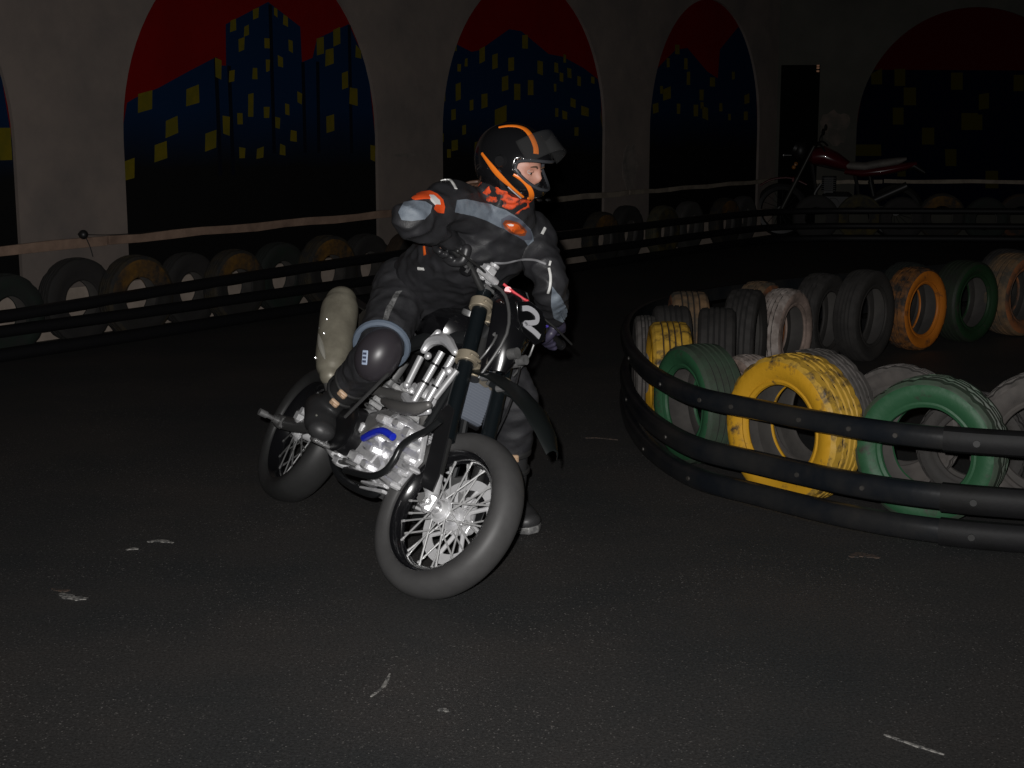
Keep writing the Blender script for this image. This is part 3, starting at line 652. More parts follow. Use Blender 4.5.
# ------------------------------------------------------------------ the supermoto in the bend
YAW = math.radians(-63.2); LEAN = math.radians(30); STEER = math.radians(15.3); RAKE = math.radians(25); WB = 1.43; AX = .302
BM = Matrix.Translation((-.358, 4.862, 0)) @ Matrix.Rotation(YAW, 4, 'Z') @ Matrix.Rotation(-LEAN, 4, 'X')
SAX = Vector((-math.sin(RAKE), 0, math.cos(RAKE))); SO = Vector((-.03, 0, .3))
ST = Matrix.Translation(SO) @ Matrix.Rotation(STEER, 4, SAX) @ Matrix.Translation(-SO)
bike = empty('motorcycle', BM)
tag(bike, 'black and silver supermoto motorcycle leaned over in the bend under the rider', 'motorcycle')
rubber = mat('slick_rubber', (.070, .069, .069), .55, col2=(.052, .051, .051), scale=3, bump=.04, bscale=40)
black = mat('black_satin', (.010, .010, .011), .4, spec=.5)
blackg = mat('black_gloss', (.006, .006, .007), .18, coat=.6)
forkm = mat('fork_black', (.007, .010, .012), .3, metal=.2)
alu = mat('cast_aluminium', (.85, .85, .86), .32, metal=.45, col2=(.62, .62, .64), scale=18, thr=(.35, .6), bump=.12, bscale=60)
alu2 = mat('dull_aluminium', (.30, .30, .30), .42, metal=.6, col2=(.18, .18, .18), scale=12)
chrome = mat('bright_metal', (.85, .85, .85), .25, metal=.8)
spokem = mat('spoke_steel', (.6, .6, .6), .38, metal=.45)
gold = mat('clamp_sand', (.36, .31, .23), .42, metal=.4)
darkm = mat('dark_metal', (.06, .06, .06), .4, metal=.6)
greyp = mat('grey_plastic', (.10, .10, .10), .45)
blue = mat('blue_hose', (.015, .03, .55), .25, coat=.5)
redm = mat('red_anodised', (.75, .06, .08), .35)
copper = mat('tan_buckle', (.50, .34, .22), .5)
S_, C_ = math.sin(RAKE), math.cos(RAKE)
def fk(t, y=0, fwd=0): return Vector((-t * S_ + fwd * C_, y, AX + t * C_ + fwd * S_))   # along the fork, across, ahead
def bike_pt(u, v, y):                  # where a line of sight meets the bike's own plane at lateral offset y
    Mi = BM.inverted(); o = Mi @ EYE; d = Mi.to_3x3() @ ray_dir(u, v); return o + d * ((y - o.y) / d.y)
def mb(steer=False):
    m = MB(); m.T = ST if steer else None; return m

def wheel(name, cx, steer, disc_y, spin, Wt, label):
    root = None; c = Vector((cx, 0, AX)); Y = Vector((0, 1, 0))
    R = AX; rh = .222; hw = Wt / 2; pr = []
    for k in range(0, 19):
        a = -math.pi / 2 + math.pi * k / 18; pr.append((rh + .012 + (R - rh - .012) * max(0, math.cos(a)) ** .62, hw * math.sin(a) * (1.0 if abs(math.sin(a)) < .8 else 1)))
    pr = [(rh, -hw * .70), (rh + .006, -hw * .88)] + pr[1:-1] + [(rh + .006, hw * .88), (rh, hw * .70), (rh + .02, 0)]
    m = mb(steer); m.lathe(pr, c, Y, n=96); tyre = m.build(name, rubber, bike, angle=60)
    if label: tyre['label'] = label
    m = mb(steer); m.lathe([(.226, -hw * .70), (.232, -hw * .72), (.232, -hw * .66), (.214, -hw * .58), (.200, -hw * .3), (.197, 0), (.200, hw * .3), (.214, hw * .58), (.232, hw * .66), (.232, hw * .72), (.226, hw * .70), (.206, hw * .5), (.191, 0), (.206, -hw * .5)], c, Y, n=72)
    m.build('rim', blackg, tyre)
    m = mb(steer); m.cyl(c - Y * .062, c + Y * .062, .024, n=24)
    for s in (-1, 1): m.cyl(c + Y * s * .034, c + Y * s * .040, .047, .044, n=28); m.cyl(c + Y * s * .04, c + Y * s * .062, .036, .026, n=24)
    m.build('hub', alu, tyre, bevel=.002)
    n = 32
    for k in range(n):
        m = mb(steer); a = 2 * math.pi * k / n + spin; s = 1 if k % 2 else -1; off = (.55 if (k // 2) % 2 else -.55)
        p = c + Vector((math.cos(a + off) * .043, s * .036, math.sin(a + off) * .043)); q = c + Vector((math.cos(a) * .200, s * .010, math.sin(a) * .200))
        m.cyl(p, q, .0034, n=6); qn = q.lerp(p, .10); m.cyl(q, qn, .0048, n=6)
        m.build('spoke', spokem if steer else mat('rear_spoke', (.16, .16, .16), .4, .4), tyre)
    m = mb(steer); rd = .158 if disc_y > 0 and steer else .11
    m.lathe([(rd, -.0025), (rd, .0025), (rd * .76, .0025), (rd * .76, -.0025)], c + Y * disc_y, Y, n=60)
    for k in range(8):
        a = 2 * math.pi * k / 8; m.tube([c + Y * disc_y + Vector((math.cos(a + .5) * .04, 0, math.sin(a + .5) * .04)), c + Y * disc_y + Vector((math.cos(a) * rd * .78, 0, math.sin(a) * rd * .78))], .008, n=8, smooth=1)
    m.lathe([(.05, -.004), (.05, .004), (.03, .004), (.03, -.004)], c + Y * disc_y, Y, n=40)
    m.build('brake_disc', mat('disc_steel', (.62, .62, .63), .4, .2), tyre)
    return tyre
fw = wheel('front_wheel', 0, True, .062, .12, .125, None)
rubber = mat('rear_rubber', (.030, .030, .030), .5, col2=(.02, .02, .02), scale=3)
rw = wheel('rear_wheel', -WB, False, .07, .4, .15, None)
# forks
for s in (-1, 1):
    m = mb(True); m.cyl(fk(.24, s * .1), fk(.83, s * .1), .0285, n=24); m.cyl(fk(.235, s * .1), fk(.30, s * .1), .033, .031, n=24); fo_ = m.build('fork_tube', forkm, bike)
    m = mb(True); m.cyl(fk(.05, s * .1), fk(.25, s * .1), .023, n=20); m.build('stanchion', darkm, fo_)
    m = mb(True); m.box(fk(.0, s * .1), (.05, .036, .075), bev=.012); m.cyl(fk(.02, s * .1), fk(.10, s * .1), .026, .024); m.cyl(fk(0, s * .085), fk(0, s * .125), .022, n=20); m.build('axle_lug', alu, fo_)
    m = mb(True); m.prism([fk(.02, s * .128, .035), fk(.05, s * .128, -.03), fk(.33, s * .128, -.036), fk(.36, s * .128, 0), fk(.33, s * .128, .036), fk(.08, s * .128, .046)], (0, s * .005, 0)); m.build('fork_guard', black, fo_, bevel=.002)
    m = mb(True); m.cyl(fk(.83, s * .1), fk(.845, s * .1), .024, n=20); m.cyl(fk(.845, s * .1), fk(.86, s * .1), .01, n=6); m.build('fork_cap', alu2, fo_)
m = mb(True); m.cyl(fk(0, -.135), fk(0, .135), .011, n=16); m.cyl(fk(0, -.145), fk(0, -.128), .019, n=6); m.build('axle', chrome, bike)
for t, nm in ((.775, 'upper_clamp'), (.555, 'lower_clamp')):
    m = mb(True)
    for s in (-1, 1): m.cyl(fk(t - .018, s * .1), fk(t + .018, s * .1), .041, n=24)
    M3 = Matrix.Rotation(-RAKE, 3, 'Y'); m.box(fk(t, 0, -.025), (.07, .17, .032), M3, bev=.008); m.cyl(fk(t - .02, 0, -.045), fk(t + .02, 0, -.045), .028)
    for s in (-1, 1):
        m.cyl(fk(t, s * .07, .035) , fk(t, s * .125, .038), .007, n=8)
    m.build(nm, gold, bike, bevel=.002)
m = mb(True); m.cyl(fk(.53, 0, -.045), fk(.80, 0, -.045), .024); m.build('steering_stem', darkm, bike)
# brake caliper on the left leg, cable on the right leg
m = mb(True); m.box(fk(.13, .085, -.055), (.07, .05, .11), Matrix.Rotation(-RAKE, 3, 'Y'), bev=.012)
for k in (-.025, .025): m.cyl(fk(.13 + k, .105, -.055), fk(.13 + k, .122, -.055), .017)
m.build('brake_caliper', alu2, bike)
m = mb(True); m.tube([fk(.14, .12, -.06), fk(.3, .14, -.03), fk(.5, .12, .05), fk(.7, .05, .09), fk(.86, -.08, .03), fk(.90, -.15, -.0)], .0045, n=8); m.build('brake_hose', black, bike)
# handlebar
HB = fk(.77) + Vector((-.03, 0, .10))
m = mb(True); hb = [HB + Vector((-.035, s * y, dz)) for s, y, dz in ((-1, .36, 0), (-1, .22, 0), (-1, .12, -.045), (-1, .04, -.06), (1, .04, -.06), (1, .12, -.045), (1, .22, 0), (1, .36, 0))]
hb[1].x += .02; hb[-2].x += .02; hb[2].x += .045; hb[3].x += .05; hb[4].x += .05; hb[5].x += .045
m.tube(hb, .0125, n=12); hbar = m.build('handlebar', darkm, bike)
m = mb(True)
for s in (-1, 1): m.box(HB + Vector((.018, s * .045, -.065)), (.04, .03, .05), bev=.006)
m.tube([HB + Vector((.015, -.12, -.03)), HB + Vector((.025, 0, -.025)), HB + Vector((.015, .12, -.03))], .007, n=8)
m.build('bar_clamp', alu2, hbar)
GR = {}
for s, nm in ((-1, 'right'), (1, 'left')):
    a = HB + Vector((-.03, s * .235, 0)); b = HB + Vector((-.035, s * (.365 if s < 0 else .385), 0)); GR[nm] = (BM @ ST @ a, BM @ ST @ b)
    m = mb(True); m.cyl(a, b, .0165, n=18)
    m.cyl(a - (b - a).normalized() * .008, a, .026, n=20); m.cyl(b, b + (b - a).normalized() * .012, .019, n=18); m.build('grip', black, hbar)
# right side: silver master cylinder + throttle housing + lever; left side: perch with red lever
m = mb(True); q = HB + Vector((.02, -.155, .0))
m.box(q + Vector((.008, 0, .022)), (.04, .052, .034), bev=.008); m.cyl(q + Vector((.018, -.045, .0)), q + Vector((.018, .05, .0)), .014); m.cyl(q + Vector((0, .05, 0)), q + Vector((0, .03, 0)), .02)
m.box(q + Vector((-.022, .01, 0)), (.045, .022, .036), bev=.006); m.cyl(q + Vector((.01, .01, .04)), q + Vector((.01, .01, .05)), .019, n=20); m.build('master_cylinder', alu, hbar)
m = mb(True); m.tube([q + Vector((.03, -.03, 0)), q + Vector((.055, -.08, -.005)), q + Vector((.05, -.19, -.01))], lambda t: .007 - .001 * t, n=8, flat=.7); m.ball(q + Vector((.05, -.195, -.01)), .008); m.build('brake_lever', darkm, hbar)
m = mb(True); m.cyl(HB + Vector((-.03, -.205, -.02)), HB + Vector((-.03, -.205, .02)), .028); m.box(HB + Vector((-.025, -.2, -.015)), (.05, .03, .05), bev=.008); m.build('throttle_housing', black, hbar)
q = HB + Vector((.02, .12, .015))
m = mb(True); m.T = BM.inverted(); c1, c2, c3 = at(503.5, 284, 5.34), at(515, 293, 5.33), at(528.5, 302, 5.32); m.tube([c1, c2, c3], .0048, n=8); m.cyl(at(508, 290, 5.345), at(508, 290, 5.33), .0125, n=18); m.ball(at(527, 301, 5.32), .007)
o_ = m.build('red_cable', redm, hbar); o_['label'] = 'thin red cable with a round red end'
m = mb(True); m.tube([q + Vector((.02, .04, 0)), q + Vector((.05, .1, -.005)), q + Vector((.045, .22, -.01))], .0065, n=8, flat=.7); m.build('clutch_lever', darkm, hbar)
# purple blue switch by the left glove
m = mb(True); m.box(HB + Vector((-.005, .235, .015)), (.035, .03, .03), bev=.008); o_ = m.build('switch', mat('violet_plastic', (.10, .07, .45), .3, coat=.4), hbar)
# front mask with the white zigzag number
m = mb(True); R = []
for z, wv, dx in ((.54, .035, .10), (.60, .06, .13), (.68, .085, .15), (.76, .095, .15), (.83, .085, .13), (.875, .05, .10)):
    R.append([fk(z, y * wv, dx - .055 * abs(y) ** 2) for y in (-1.15, -.8, -.4, 0, .4, .8, 1.15)] + [fk(z, y * wv, dx - .012 - .055 * abs(y) ** 2) for y in (1.15, .8, .4, 0, -.4, -.8, -1.15)])
m.rings(R); mask = m.build('front_mask', blackg, bike)
NPO = BM @ ST @ Vector((-.165, .05, 1.05)); NPN = (BM @ ST).to_3x3() @ (Matrix.Rotation(-RAKE * .6, 3, 'Y') @ Vector((1, 0, 0)))
def on_plate(u, v, lift=0): d = ray_dir(u, v); return BM.inverted() @ (EYE + d * ((NPO - EYE).dot(NPN) / d.dot(NPN)) + NPN * lift)
NPL = BM.inverted().to_3x3() @ NPN
m = MB(); m.prism([on_plate(u, v) for u, v in ((517, 302), (530, 301), (542, 310), (546, 322), (545, 341), (536, 345), (523, 333), (518, 318))], NPL * -.012); nplate = m.build('number_plate', blackg, mask, bevel=.003)
P_ = spline([on_plate(u, v, .002) for u, v in ((522, 308.5), (527, 308.3), (532.5, 311), (536.5, 316), (536, 321.5), (530, 323), (524, 323.5), (529, 328), (534, 332), (539, 337))], 5); R = []
for k, p in enumerate(P_):
    d = (P_[min(k + 1, len(P_) - 1)] - P_[max(k - 1, 0)]).normalized(); sd0 = d.cross(NPL).normalized() * .0095; R.append([p - sd0, p - sd0 + NPL * .0025, p + sd0 + NPL * .0025, p + sd0])
m = MB(); m.rings(R); m.build('number_mark', mat('white_vinyl', (.48, .48, .51), .5), nplate)
m = mb(True)
for (t, y, r_) in ((.60, -.02, .02), (.60, .03, .018)): m.cyl(fk(t, y, .12), fk(t, y, .155), r_)
m.build('lamp', alu2, mask)
# cables and bits round the headstock
m = mb(True)
m.tube([fk(.86, -.12, .02), fk(.80, -.09, .10), fk(.66, -.06, .12), fk(.5, -.05, .03)], .006, n=8); m.tube([fk(.88, .12, .02), fk(.82, .06, .09), fk(.68, 0, .10), fk(.52, .03, .0)], .006, n=8)
m.tube([fk(.87, -.02, .02), fk(.80, -.045, .07), fk(.62, -.075, .08), fk(.5, -.06, -.04)], .0045, n=8); m.tube([fk(.9, .1, .0), fk(.88, .02, .09), fk(.7, .09, .12), fk(.6, .12, .03)], .0045, n=8); m.build('cable', mat('cable_grey', (.07, .07, .07), .35), bike)
m = mb(True)
for (t, y, f, r_) in ((.70, -.055, .06, .012), (.64, -.03, .075, .014), (.73, .045, .055, .012), (.60, .05, .08, .012), (.655, -.075, .055, .009), (.50, .035, .05, .013), (.50, -.05, .045, .012)): m.cyl(fk(t, y, f), fk(t, y, f + .03), r_, n=10)
m.box(fk(.69, 0, .05), (.04, .13, .09), Matrix.Rotation(-RAKE, 3, 'Y'), bev=.01)
m.build('connector', alu2, bike)
# front fender (high, pointed)
m = mb(True); R = []
for x, z, wv, cr in ((-.235, .80, .055, .01), (-.12, .80, .07, .018), (0, .785, .082, .022), (.12, .75, .08, .022), (.22, .70, .06, .016), (.285, .655, .028, .006)):
    ys = [k / 5 for k in range(-5, 6)]
    R.append([Vector((x, y * wv, z + cr * (1 - y * y) * 1.0 - .02 * abs(y) ** 3)) for y in ys] + [Vector((x, y * wv, z - .006 + cr * (1 - y * y) - .02 * abs(y) ** 3)) for y in reversed(ys)])
m.rings(R); m.build('front_fender', mat('fender_black', (.007, .009, .009), .4), bike)
# radiator between the forks
m = MB(); RM = Matrix.Rotation(math.radians(-12), 3, 'Y'); m.box((-.315, .045, .725), (.035, .15, .21), RM, bev=.008); rad = m.build('radiator', mat('radiator_blue', (.16, .18, .22), .45, .2), bike)
m = MB()
for k in range(20):
    m.box(Vector((-.315, .045, .725)) + RM @ Vector((.0172, 0, -.095 + .01 * k)), (.002, .14, .003), RM)
m.build('fin', mat('fin_metal', (.19, .21, .25), .45, .2), rad)
m = MB(); m.box((-.332, .045, .725), (.02, .17, .24), RM, bev=.01); m.build('radiator_frame', black, rad)
# frame
frm = mat('frame_black', (.013, .014, .015), .32)
m = MB()
for s in (-1, 1):
    m.tube([(-.36, s * .03, .90), (-.52, s * .12, .83), (-.74, s * .135, .70), (-.86, s * .125, .52), (-.88, s * .11, .36)], .022, n=10, flat=1.3)
    m.tube([(-.35, s * .025, .82), (-.30, s * .06, .62), (-.265, s * .10, .42), (-.30, s * .115, .27), (-.40, s * .12, .235), (-.66, s * .12, .235), (-.86, s * .11, .30)], .0165, n=10)
m.cyl((-.40, 0, .78), (-.33, 0, .97), .036); frame = m.build('frame', frm, bike)
m = MB()
for s in (-1, 1): m.tube([(-.74, s * .10, .74), (-1.0, s * .10, .80), (-1.28, s * .08, .86)], .012, n=8); m.tube([(-.85, s * .11, .52), (-1.05, s * .10, .68), (-1.28, s * .08, .84)], .011, n=8)
m.build('subframe', darkm, bike)
# seat, tank, side panels, rear fender
def loft(rows, mt, nm, par=bike, n=20, power=.75):
    m = MB(); R = []
    for x, z, wy, h in rows:
        r = []
        for k in range(n):
            a = 2 * math.pi * k / n; cc, ss = math.cos(a), math.sin(a)
            r.append(Vector((x, math.copysign(abs(cc) ** power, cc) * wy, z + math.copysign(abs(ss) ** power, ss) * h)))
        R.append(r)
    m.rings(R); return m.build(nm, mt, par)
loft([(-.62, .90, .05, .02), (-.68, .885, .085, .035), (-.85, .865, .11, .04), (-1.05, .875, .115, .042), (-1.22, .90, .09, .035), (-1.30, .915, .05, .015)], mat('seat_vinyl', (.02, .02, .021), .6), 'seat')
loft([(-.40, .90, .06, .04), (-.43, .90, .12, .075), (-.52, .895, .15, .09), (-.62, .88, .13, .075), (-.72, .87, .09, .05)], blackg, 'fuel_tank')
m = MB(); m.cyl((-.53, 0, .975), (-.53, 0, 1.0), .036); m.build('tank_cap', alu2, bike)
for s in (-1, 1):
    m = MB(); m.prism([(-.34, s * .165, .86), (-.30, s * .17, .72), (-.38, s * .165, .64), (-.52, s * .15, .72), (-.62, s * .145, .84), (-.5, s * .15, .90)], (0, -s * .012, 0)); m.build('shroud', mat('shroud_black', (.012, .014, .015), .3), bike, bevel=.004) if s > 0 else None
    m = MB(); m.prism([(-.80, s * .12, .84), (-.82, s * .13, .62), (-1.0, s * .13, .66), (-1.24, s * .115, .84), (-1.22, s * .105, .88)], (0, -s * .01, 0)); m.build('side_panel', black, bike, bevel=.004)
m = MB(); R = []
for x, z, wv in ((-1.18, .86, .07), (-1.35, .88, .085), (-1.55, .90, .08), (-1.72, .92, .05)):
    ys = [k / 4 for k in range(-4, 5)]; R.append([Vector((x, y * wv, z + .02 * (1 - y * y))) for y in ys] + [Vector((x, y * wv, z - .006 + .02 * (1 - y * y))) for y in reversed(ys)])
m.rings(R); m.build('rear_fender', black, bike)
# silencer, dusty grey, high on the right side
dusty = mat('dusty_grey', (.27, .25, .195), .42, metal=.15, col2=(.17, .155, .12), scale=9, thr=(.35, .65), bump=.05, bscale=20)
m = MB(); A_, B_ = Vector((-1.16, -.135, .565)), Vector((-1.43, -.135, .865)); d_ = (B_ - A_).normalized()
m.limb([A_, A_.lerp(B_, .12), A_.lerp(B_, .3), A_.lerp(B_, .85), B_], [(.045, .045), (.064, .066), (.074, .074), (.080, .078), (.066, .070)], n=28, sub=4, axes=[(0, 1, 0)] * 5, capk=6); sil = m.build('silencer', dusty, bike)
m = MB(); e1 = d_.cross(Vector((0, 1, 0))).normalized()
m.tube([A_ + e1 * .0 + Vector((0, -.064, 0)) + d_ * .02 - e1 * .05, A_ + Vector((0, -.072, 0)) + d_ * .10 - e1 * .02, A_ + Vector((0, -.07, 0)) + d_ * .2 + e1 * .02], lambda t: .011 * math.sin(math.pi * min(.98, max(.02, t))) + .002, n=10); m.build('highlight_streak', mat('pale_highlight', (.55, .53, .46), .3, .4), sil)  # highlight on the silencer, modelled as a raised pale streak
for tt, yy in ((.92, -.02), (.55, .03), (.42, -.05), (.60, -.06), (.16, .035)):
    m = MB(); pz = A_.lerp(B_, tt) + Vector((0, -.070, 0)) + e1 * yy * .5; m.ball(pz, (.006, .007, .006), n=8, m=6); m.build('rivet', chrome, sil)
m = MB(); m.tube([(-.34, -.05, .52), (-.32, -.10, .60), (-.42, -.135, .60), (-.62, -.14, .585), (-.86, -.14, .56), (-1.05, -.125, .50), (-1.17, -.13, .54)], .021, n=12); ex = m.build('exhaust_pipe', mat('exhaust_grey', (.17, .165, .16), .45, .4), bike)
# swingarm, axle block with chrome slider, shock
m = MB()
for s in (-1, 1): m.tube([(-.86, s * .09, .40), (-1.05, s * .115, .37), (-1.25, s * .12, .325), (-1.47, s * .115, .302)], .024, n=12, flat=1.25, ref=(0, 0, 1))
m.cyl((-.87, -.1, .40), (-.87, .1, .40), .028); m.box((-1.02, 0, .38), (.08, .2, .05), bev=.012); sw = m.build('swingarm', mat('swingarm_dark', (.10, .10, .10), .4, .5), bike)
m = MB(); m.box((-1.43, -.135, .302), (.09, .02, .055), bev=.008); m.cyl((-1.43, -.145, .302), (-1.43, -.168, .302), .016, n=20); m.cyl((-1.43, -.165, .302), (-1.43, -.20, .302), .010, n=16); m.cyl((-1.43, -.20, .302), (-1.43, -.235, .302), .015, n=16)
m.build('axle_slider', alu2, sw)
m = MB(); m.box((-1.16, -.135, .40), (.07, .03, .05), Matrix.Rotation(.3, 3, 'Y'), bev=.01); m.box((-1.24, -.14, .36), (.06, .035, .055), bev=.012); m.cyl((-1.18, -.15, .385), (-1.18, -.172, .385), .016); m.build('rear_caliper', alu, sw)
m = MB(); m.cyl((-.97, 0, .42), (-.88, 0, .74), .024)
for k in range(7): 
    c = Vector((-.97, 0, .42)).lerp(Vector((-.88, 0, .74)), .22 + .09 * k); m.lathe([(.036, -.004), (.044, 0), (.036, .004), (.030, 0)], c, (.27, 0, .96), n=20)
m.build('shock', mat('shock_steel', (.25, .25, .25), .4, .5), bike)
# ---- engine
m = MB(); m.box((-.585, 0, .375), (.46, .20, .20), bev=.04); m.box((-.43, 0, .33), (.24, .215, .13), bev=.03); m.box((-.78, 0, .43), (.16, .17, .14), bev=.03)
m.box((-.32, -.0, .36), (.10, .16, .14), bev=.03)
eng = m.build('engine', alu, bike)
m = MB()
m.cyl((-.44, -.10, .375), (-.44, -.145, .375), .078, .070, n=32); m.cyl((-.44, -.145, .375), (-.44, -.152, .375), .045, n=24)
m.box((-.36, -.125, .33), (.10, .05, .10), Matrix.Rotation(.4, 3, 'Y'), bev=.018); m.box((-.53, -.13, .31), (.12, .05, .07), bev=.018); m.box((-.56, -.13, .445), (.10, .055, .06), Matrix.Rotation(-.3, 3, 'Y'), bev=.015)
for k in range(7):
    a = 2 * math.pi * k / 7; m.cyl((-.44 + .086 * math.cos(a), -.105, .375 + .086 * math.sin(a)), (-.44 + .086 * math.cos(a), -.135, .375 + .086 * math.sin(a)), .0095, n=8)
for x, z in ((-.30, .44), (-.27, .38), (-.50, .46), (-.60, .33), (-.63, .40)): m.cyl((x, -.10, z), (x, -.150, z), .014, .011, n=10)
m.build('side_cover', alu, eng)
m = MB()
for k, z in enumerate((.255, .275, .30, .33)):
    m.box((-.335 - .01 * k, -.02, z), (.19, .235, .012), Matrix.Rotation(-.15, 3, 'Y'), bev=.003)
for k, x in enumerate((-.26, -.275, -.29)): m.box((x, -.02, .37 + .03 * k), (.03, .22, .014), bev=.003)
m.build('cooling_rib', alu, eng)
m = MB(); CY = Matrix.Rotation(math.radians(12), 3, 'Y')
for k in range(7): m.box(Vector((-.44, 0, .50)) + CY @ Vector((0, 0, .016 * k)), (.17, .19, .008), CY, bev=.003)
m.box(Vector((-.44, 0, .55)), (.13, .15, .12), CY, bev=.01); m.box(Vector((-.42, 0, .645)), (.17, .18, .07), CY, bev=.02); m.box(Vector((-.41, 0, .685)), (.13, .14, .03), CY, bev=.01)
m.cyl((-.40, -.085, .64), (-.40, -.115, .64), .03); m.cyl((-.46, -.085, .645), (-.46, -.11, .645), .022)
m.build('cylinder', alu, eng)
m = MB(); m.cyl((-.675, -.11, .405), (-.675, -.185, .405), .098, .092, n=36); m.lathe([(.092, .0), (.098, .01), (.085, .016), (.07, .018), (.0, .018), (0, -.01), (.09, -.01)], (-.675, -.183, .405), (0, -1, 0), n=36)
cl = m.build('clutch_cover', mat('cover_black', (.008, .008, .009), .35), eng)
m = MB(); rr = random.Random(12)
for (u, v, w_, h_, a_) in ((352, 417, .07, .05, .5), (362, 428, .06, .05, .2), (349, 444, .06, .06, .5), (357, 458, .07, .05, .5), (372, 448, .07, .04, .45), (368, 466, .05, .04, .5), (385, 420, .06, .04, .1), (400, 425, .05, .04, .4), (410, 434, .05, .05, .4), (392, 448, .08, .03, .45), (404, 456, .09, .03, .45), (398, 470, .09, .03, .5), (390, 482, .10, .03, .5), (411, 468, .07, .025, .5), (412, 446, .05, .03, .3), (378, 438, .05, .03, .3), (340, 462, .05, .04, .4)):
    m.box(bike_pt(u, v, -.152 + rr.uniform(-.006, .006)), (w_ * 1.25, .045, h_ * .8), Matrix.Rotation(a_ * .25 - .08, 3, 'Y'), bev=.007)
m.build('engine_casting', alu, eng)
m = MB(); m.prism([bike_pt(u, v, -.118) for u, v in ((338, 420), (352, 408), (378, 412), (402, 416), (430, 430), (424, 462), (400, 490), (374, 482), (350, 468), (334, 456))], (0, -.022, 0)); m.build('engine_case', alu, eng, bevel=.006)
m = MB(); m.prism([(-.595, -.16, .485), (-.40, -.15, .555), (-.395, -.15, .54), (-.57, -.165, .40)], (0, .02, 0)); m.prism([(-.60, -.15, .50), (-.41, -.14, .575), (-.40, -.155, .56), (-.58, -.17, .485)], (0, .012, 0)); m.build('heel_plate', alu2, eng, bevel=.003)
m = MB(); m.tube([bike_pt(364, 438, -.19), bike_pt(373, 433, -.20), bike_pt(383, 431, -.20), bike_pt(393, 437, -.185)], .014, n=12); o_ = m.build('hose', blue, eng); o_['label'] = 'short bright blue hose'
m = MB(); m.tube([bike_pt(u, v, -.195) for u, v in ((440, 420), (428, 430), (412, 438), (401, 447), (394, 460), (385, 471), (370, 476), (345, 470))], .0125, n=12); o_ = m.build('hose', frm, eng); o_['label'] = 'curved black hose'
m = MB(); m.limb([bike_pt(384, 401, -.17), bike_pt(398, 407, -.18), bike_pt(414, 409, -.18), bike_pt(428, 405, -.17)], [.014, .024, .024, .015], n=12); m.build('header_pipe', mat('exhaust_grey', (0, 0, 0)), eng)
# small silver fittings over the engine
fit = mat('fitting_metal', (.8, .8, .8), .3, .5)
for (x, y, z, r_) in ((-.50, -.12, .60, .016), (-.535, -.13, .62, .013), (-.47, -.13, .63, .018), (-.56, -.12, .59, .012), (-.62, -.14, .55, .012), (-.35, -.13, .60, .014), (-.33, -.13, .55, .012), (-.66, -.13, .53, .011)):
    m = MB(); m.cyl((x, y + .03, z), (x + .01, y - .02, z + .005), r_, r_ * .8, n=10); m.build('fitting', fit, eng)
m = MB(); m.box((-.78, -.15, .315), (.16, .04, .045), Matrix.Rotation(.15, 3, 'Y'), bev=.01); m.box((-.84, -.15, .35), (.05, .04, .06), Matrix.Rotation(.4, 3, 'Y'), bev=.01); m.build('frame_bracket', alu, bike)
# twin silver tubes with black straps in front of the tank, and their silver bracket
m = MB(); bp = lambda u, v, y: bike_pt(u, v, y)
tops = [bp(442, 352, -.14), bp(453, 357, -.13)]; bots = [bp(413, 403, -.15), bp(424, 407, -.14)]
m.cyl(tops[0], bots[0], .0135, n=16); m.cyl(tops[1], bots[1], .0135, n=16); m.cyl(bp(457, 370, -.12), bp(435, 398, -.13), .012, n=16)
m.cyl(bp(421, 357, -.15), bp(408, 383, -.155), .013, n=16); m.ball(bp(407, 385, -.155), .016); m.ball(bp(428, 356, -.15), .014)
tb = m.build('silver_tube', mat('tube_silver', (.55, .55, .56), .4, .5), bike)
m = MB()
for t in (.25, .6): 
    for a, b in zip(tops, bots): c = Vector(a).lerp(Vector(b), t); dd = (Vector(b) - Vector(a)).normalized() * .004; m.cyl(c - dd, c + dd, .0165, n=16)
m.build('strap', black, tb)
m = MB(); B3 = Matrix.Rotation(.9, 3, 'Y'); q1 = bp(432, 341, -.14); q2 = bp(446, 340, -.135); q3 = bp(455, 352, -.13); q4 = bp(424, 350, -.145); q5 = bp(438, 333, -.135)
m.limb([q4, q1, q2, q3], [.014, .020, .022, .014], n=8, sub=3); m.limb([q5, q1], [.014, .018], n=8, sub=1); m.limb([bp(405, 396, -.15), bp(416, 409, -.15), bp(428, 411, -.14)], [.016, .022, .014], n=8, sub=3); m.box(bp(449, 371, -.13), (.03, .03, .03), B3, bev=.008)
m.build('bracket', mat('bracket_silver', (.8, .8, .82), .35, .5), tb)
# pegs, pedals
for s in (-1, 1):
    m = MB(); m.box((-.72, s * .205, .315), (.05, .12, .02), bev=.006); m.cyl((-.72, s * .12, .315), (-.72, s * .15, .315), .016)
    for k in range(4): m.box((-.72, s * (.165 + .025 * k), .329), (.045, .004, .012))
    m.build('footpeg', alu2, bike)
m = MB(); m.tube([(-.73, -.15, .30), (-.62, -.17, .285), (-.5, -.18, .30)], .008, n=8); m.box((-.49, -.185, .302), (.04, .05, .016), bev=.004); m.build('brake_pedal', alu2, bike)
m = MB(); m.tube([(-.73, .15, .30), (-.62, .17, .285), (-.56, .18, .30)], .007, n=8); m.cyl((-.56, .17, .30), (-.56, .22, .30), .009); m.build('gear_lever', alu2, bike)
# the grey lever running up across the boot
m = MB(); m.cyl(bike_pt(388, 374, -.27), bike_pt(345, 417, -.272), .0065, n=10); m.build('kick_starter', mat('lever_grey', (.09, .09, .09), .35, .5), bike)
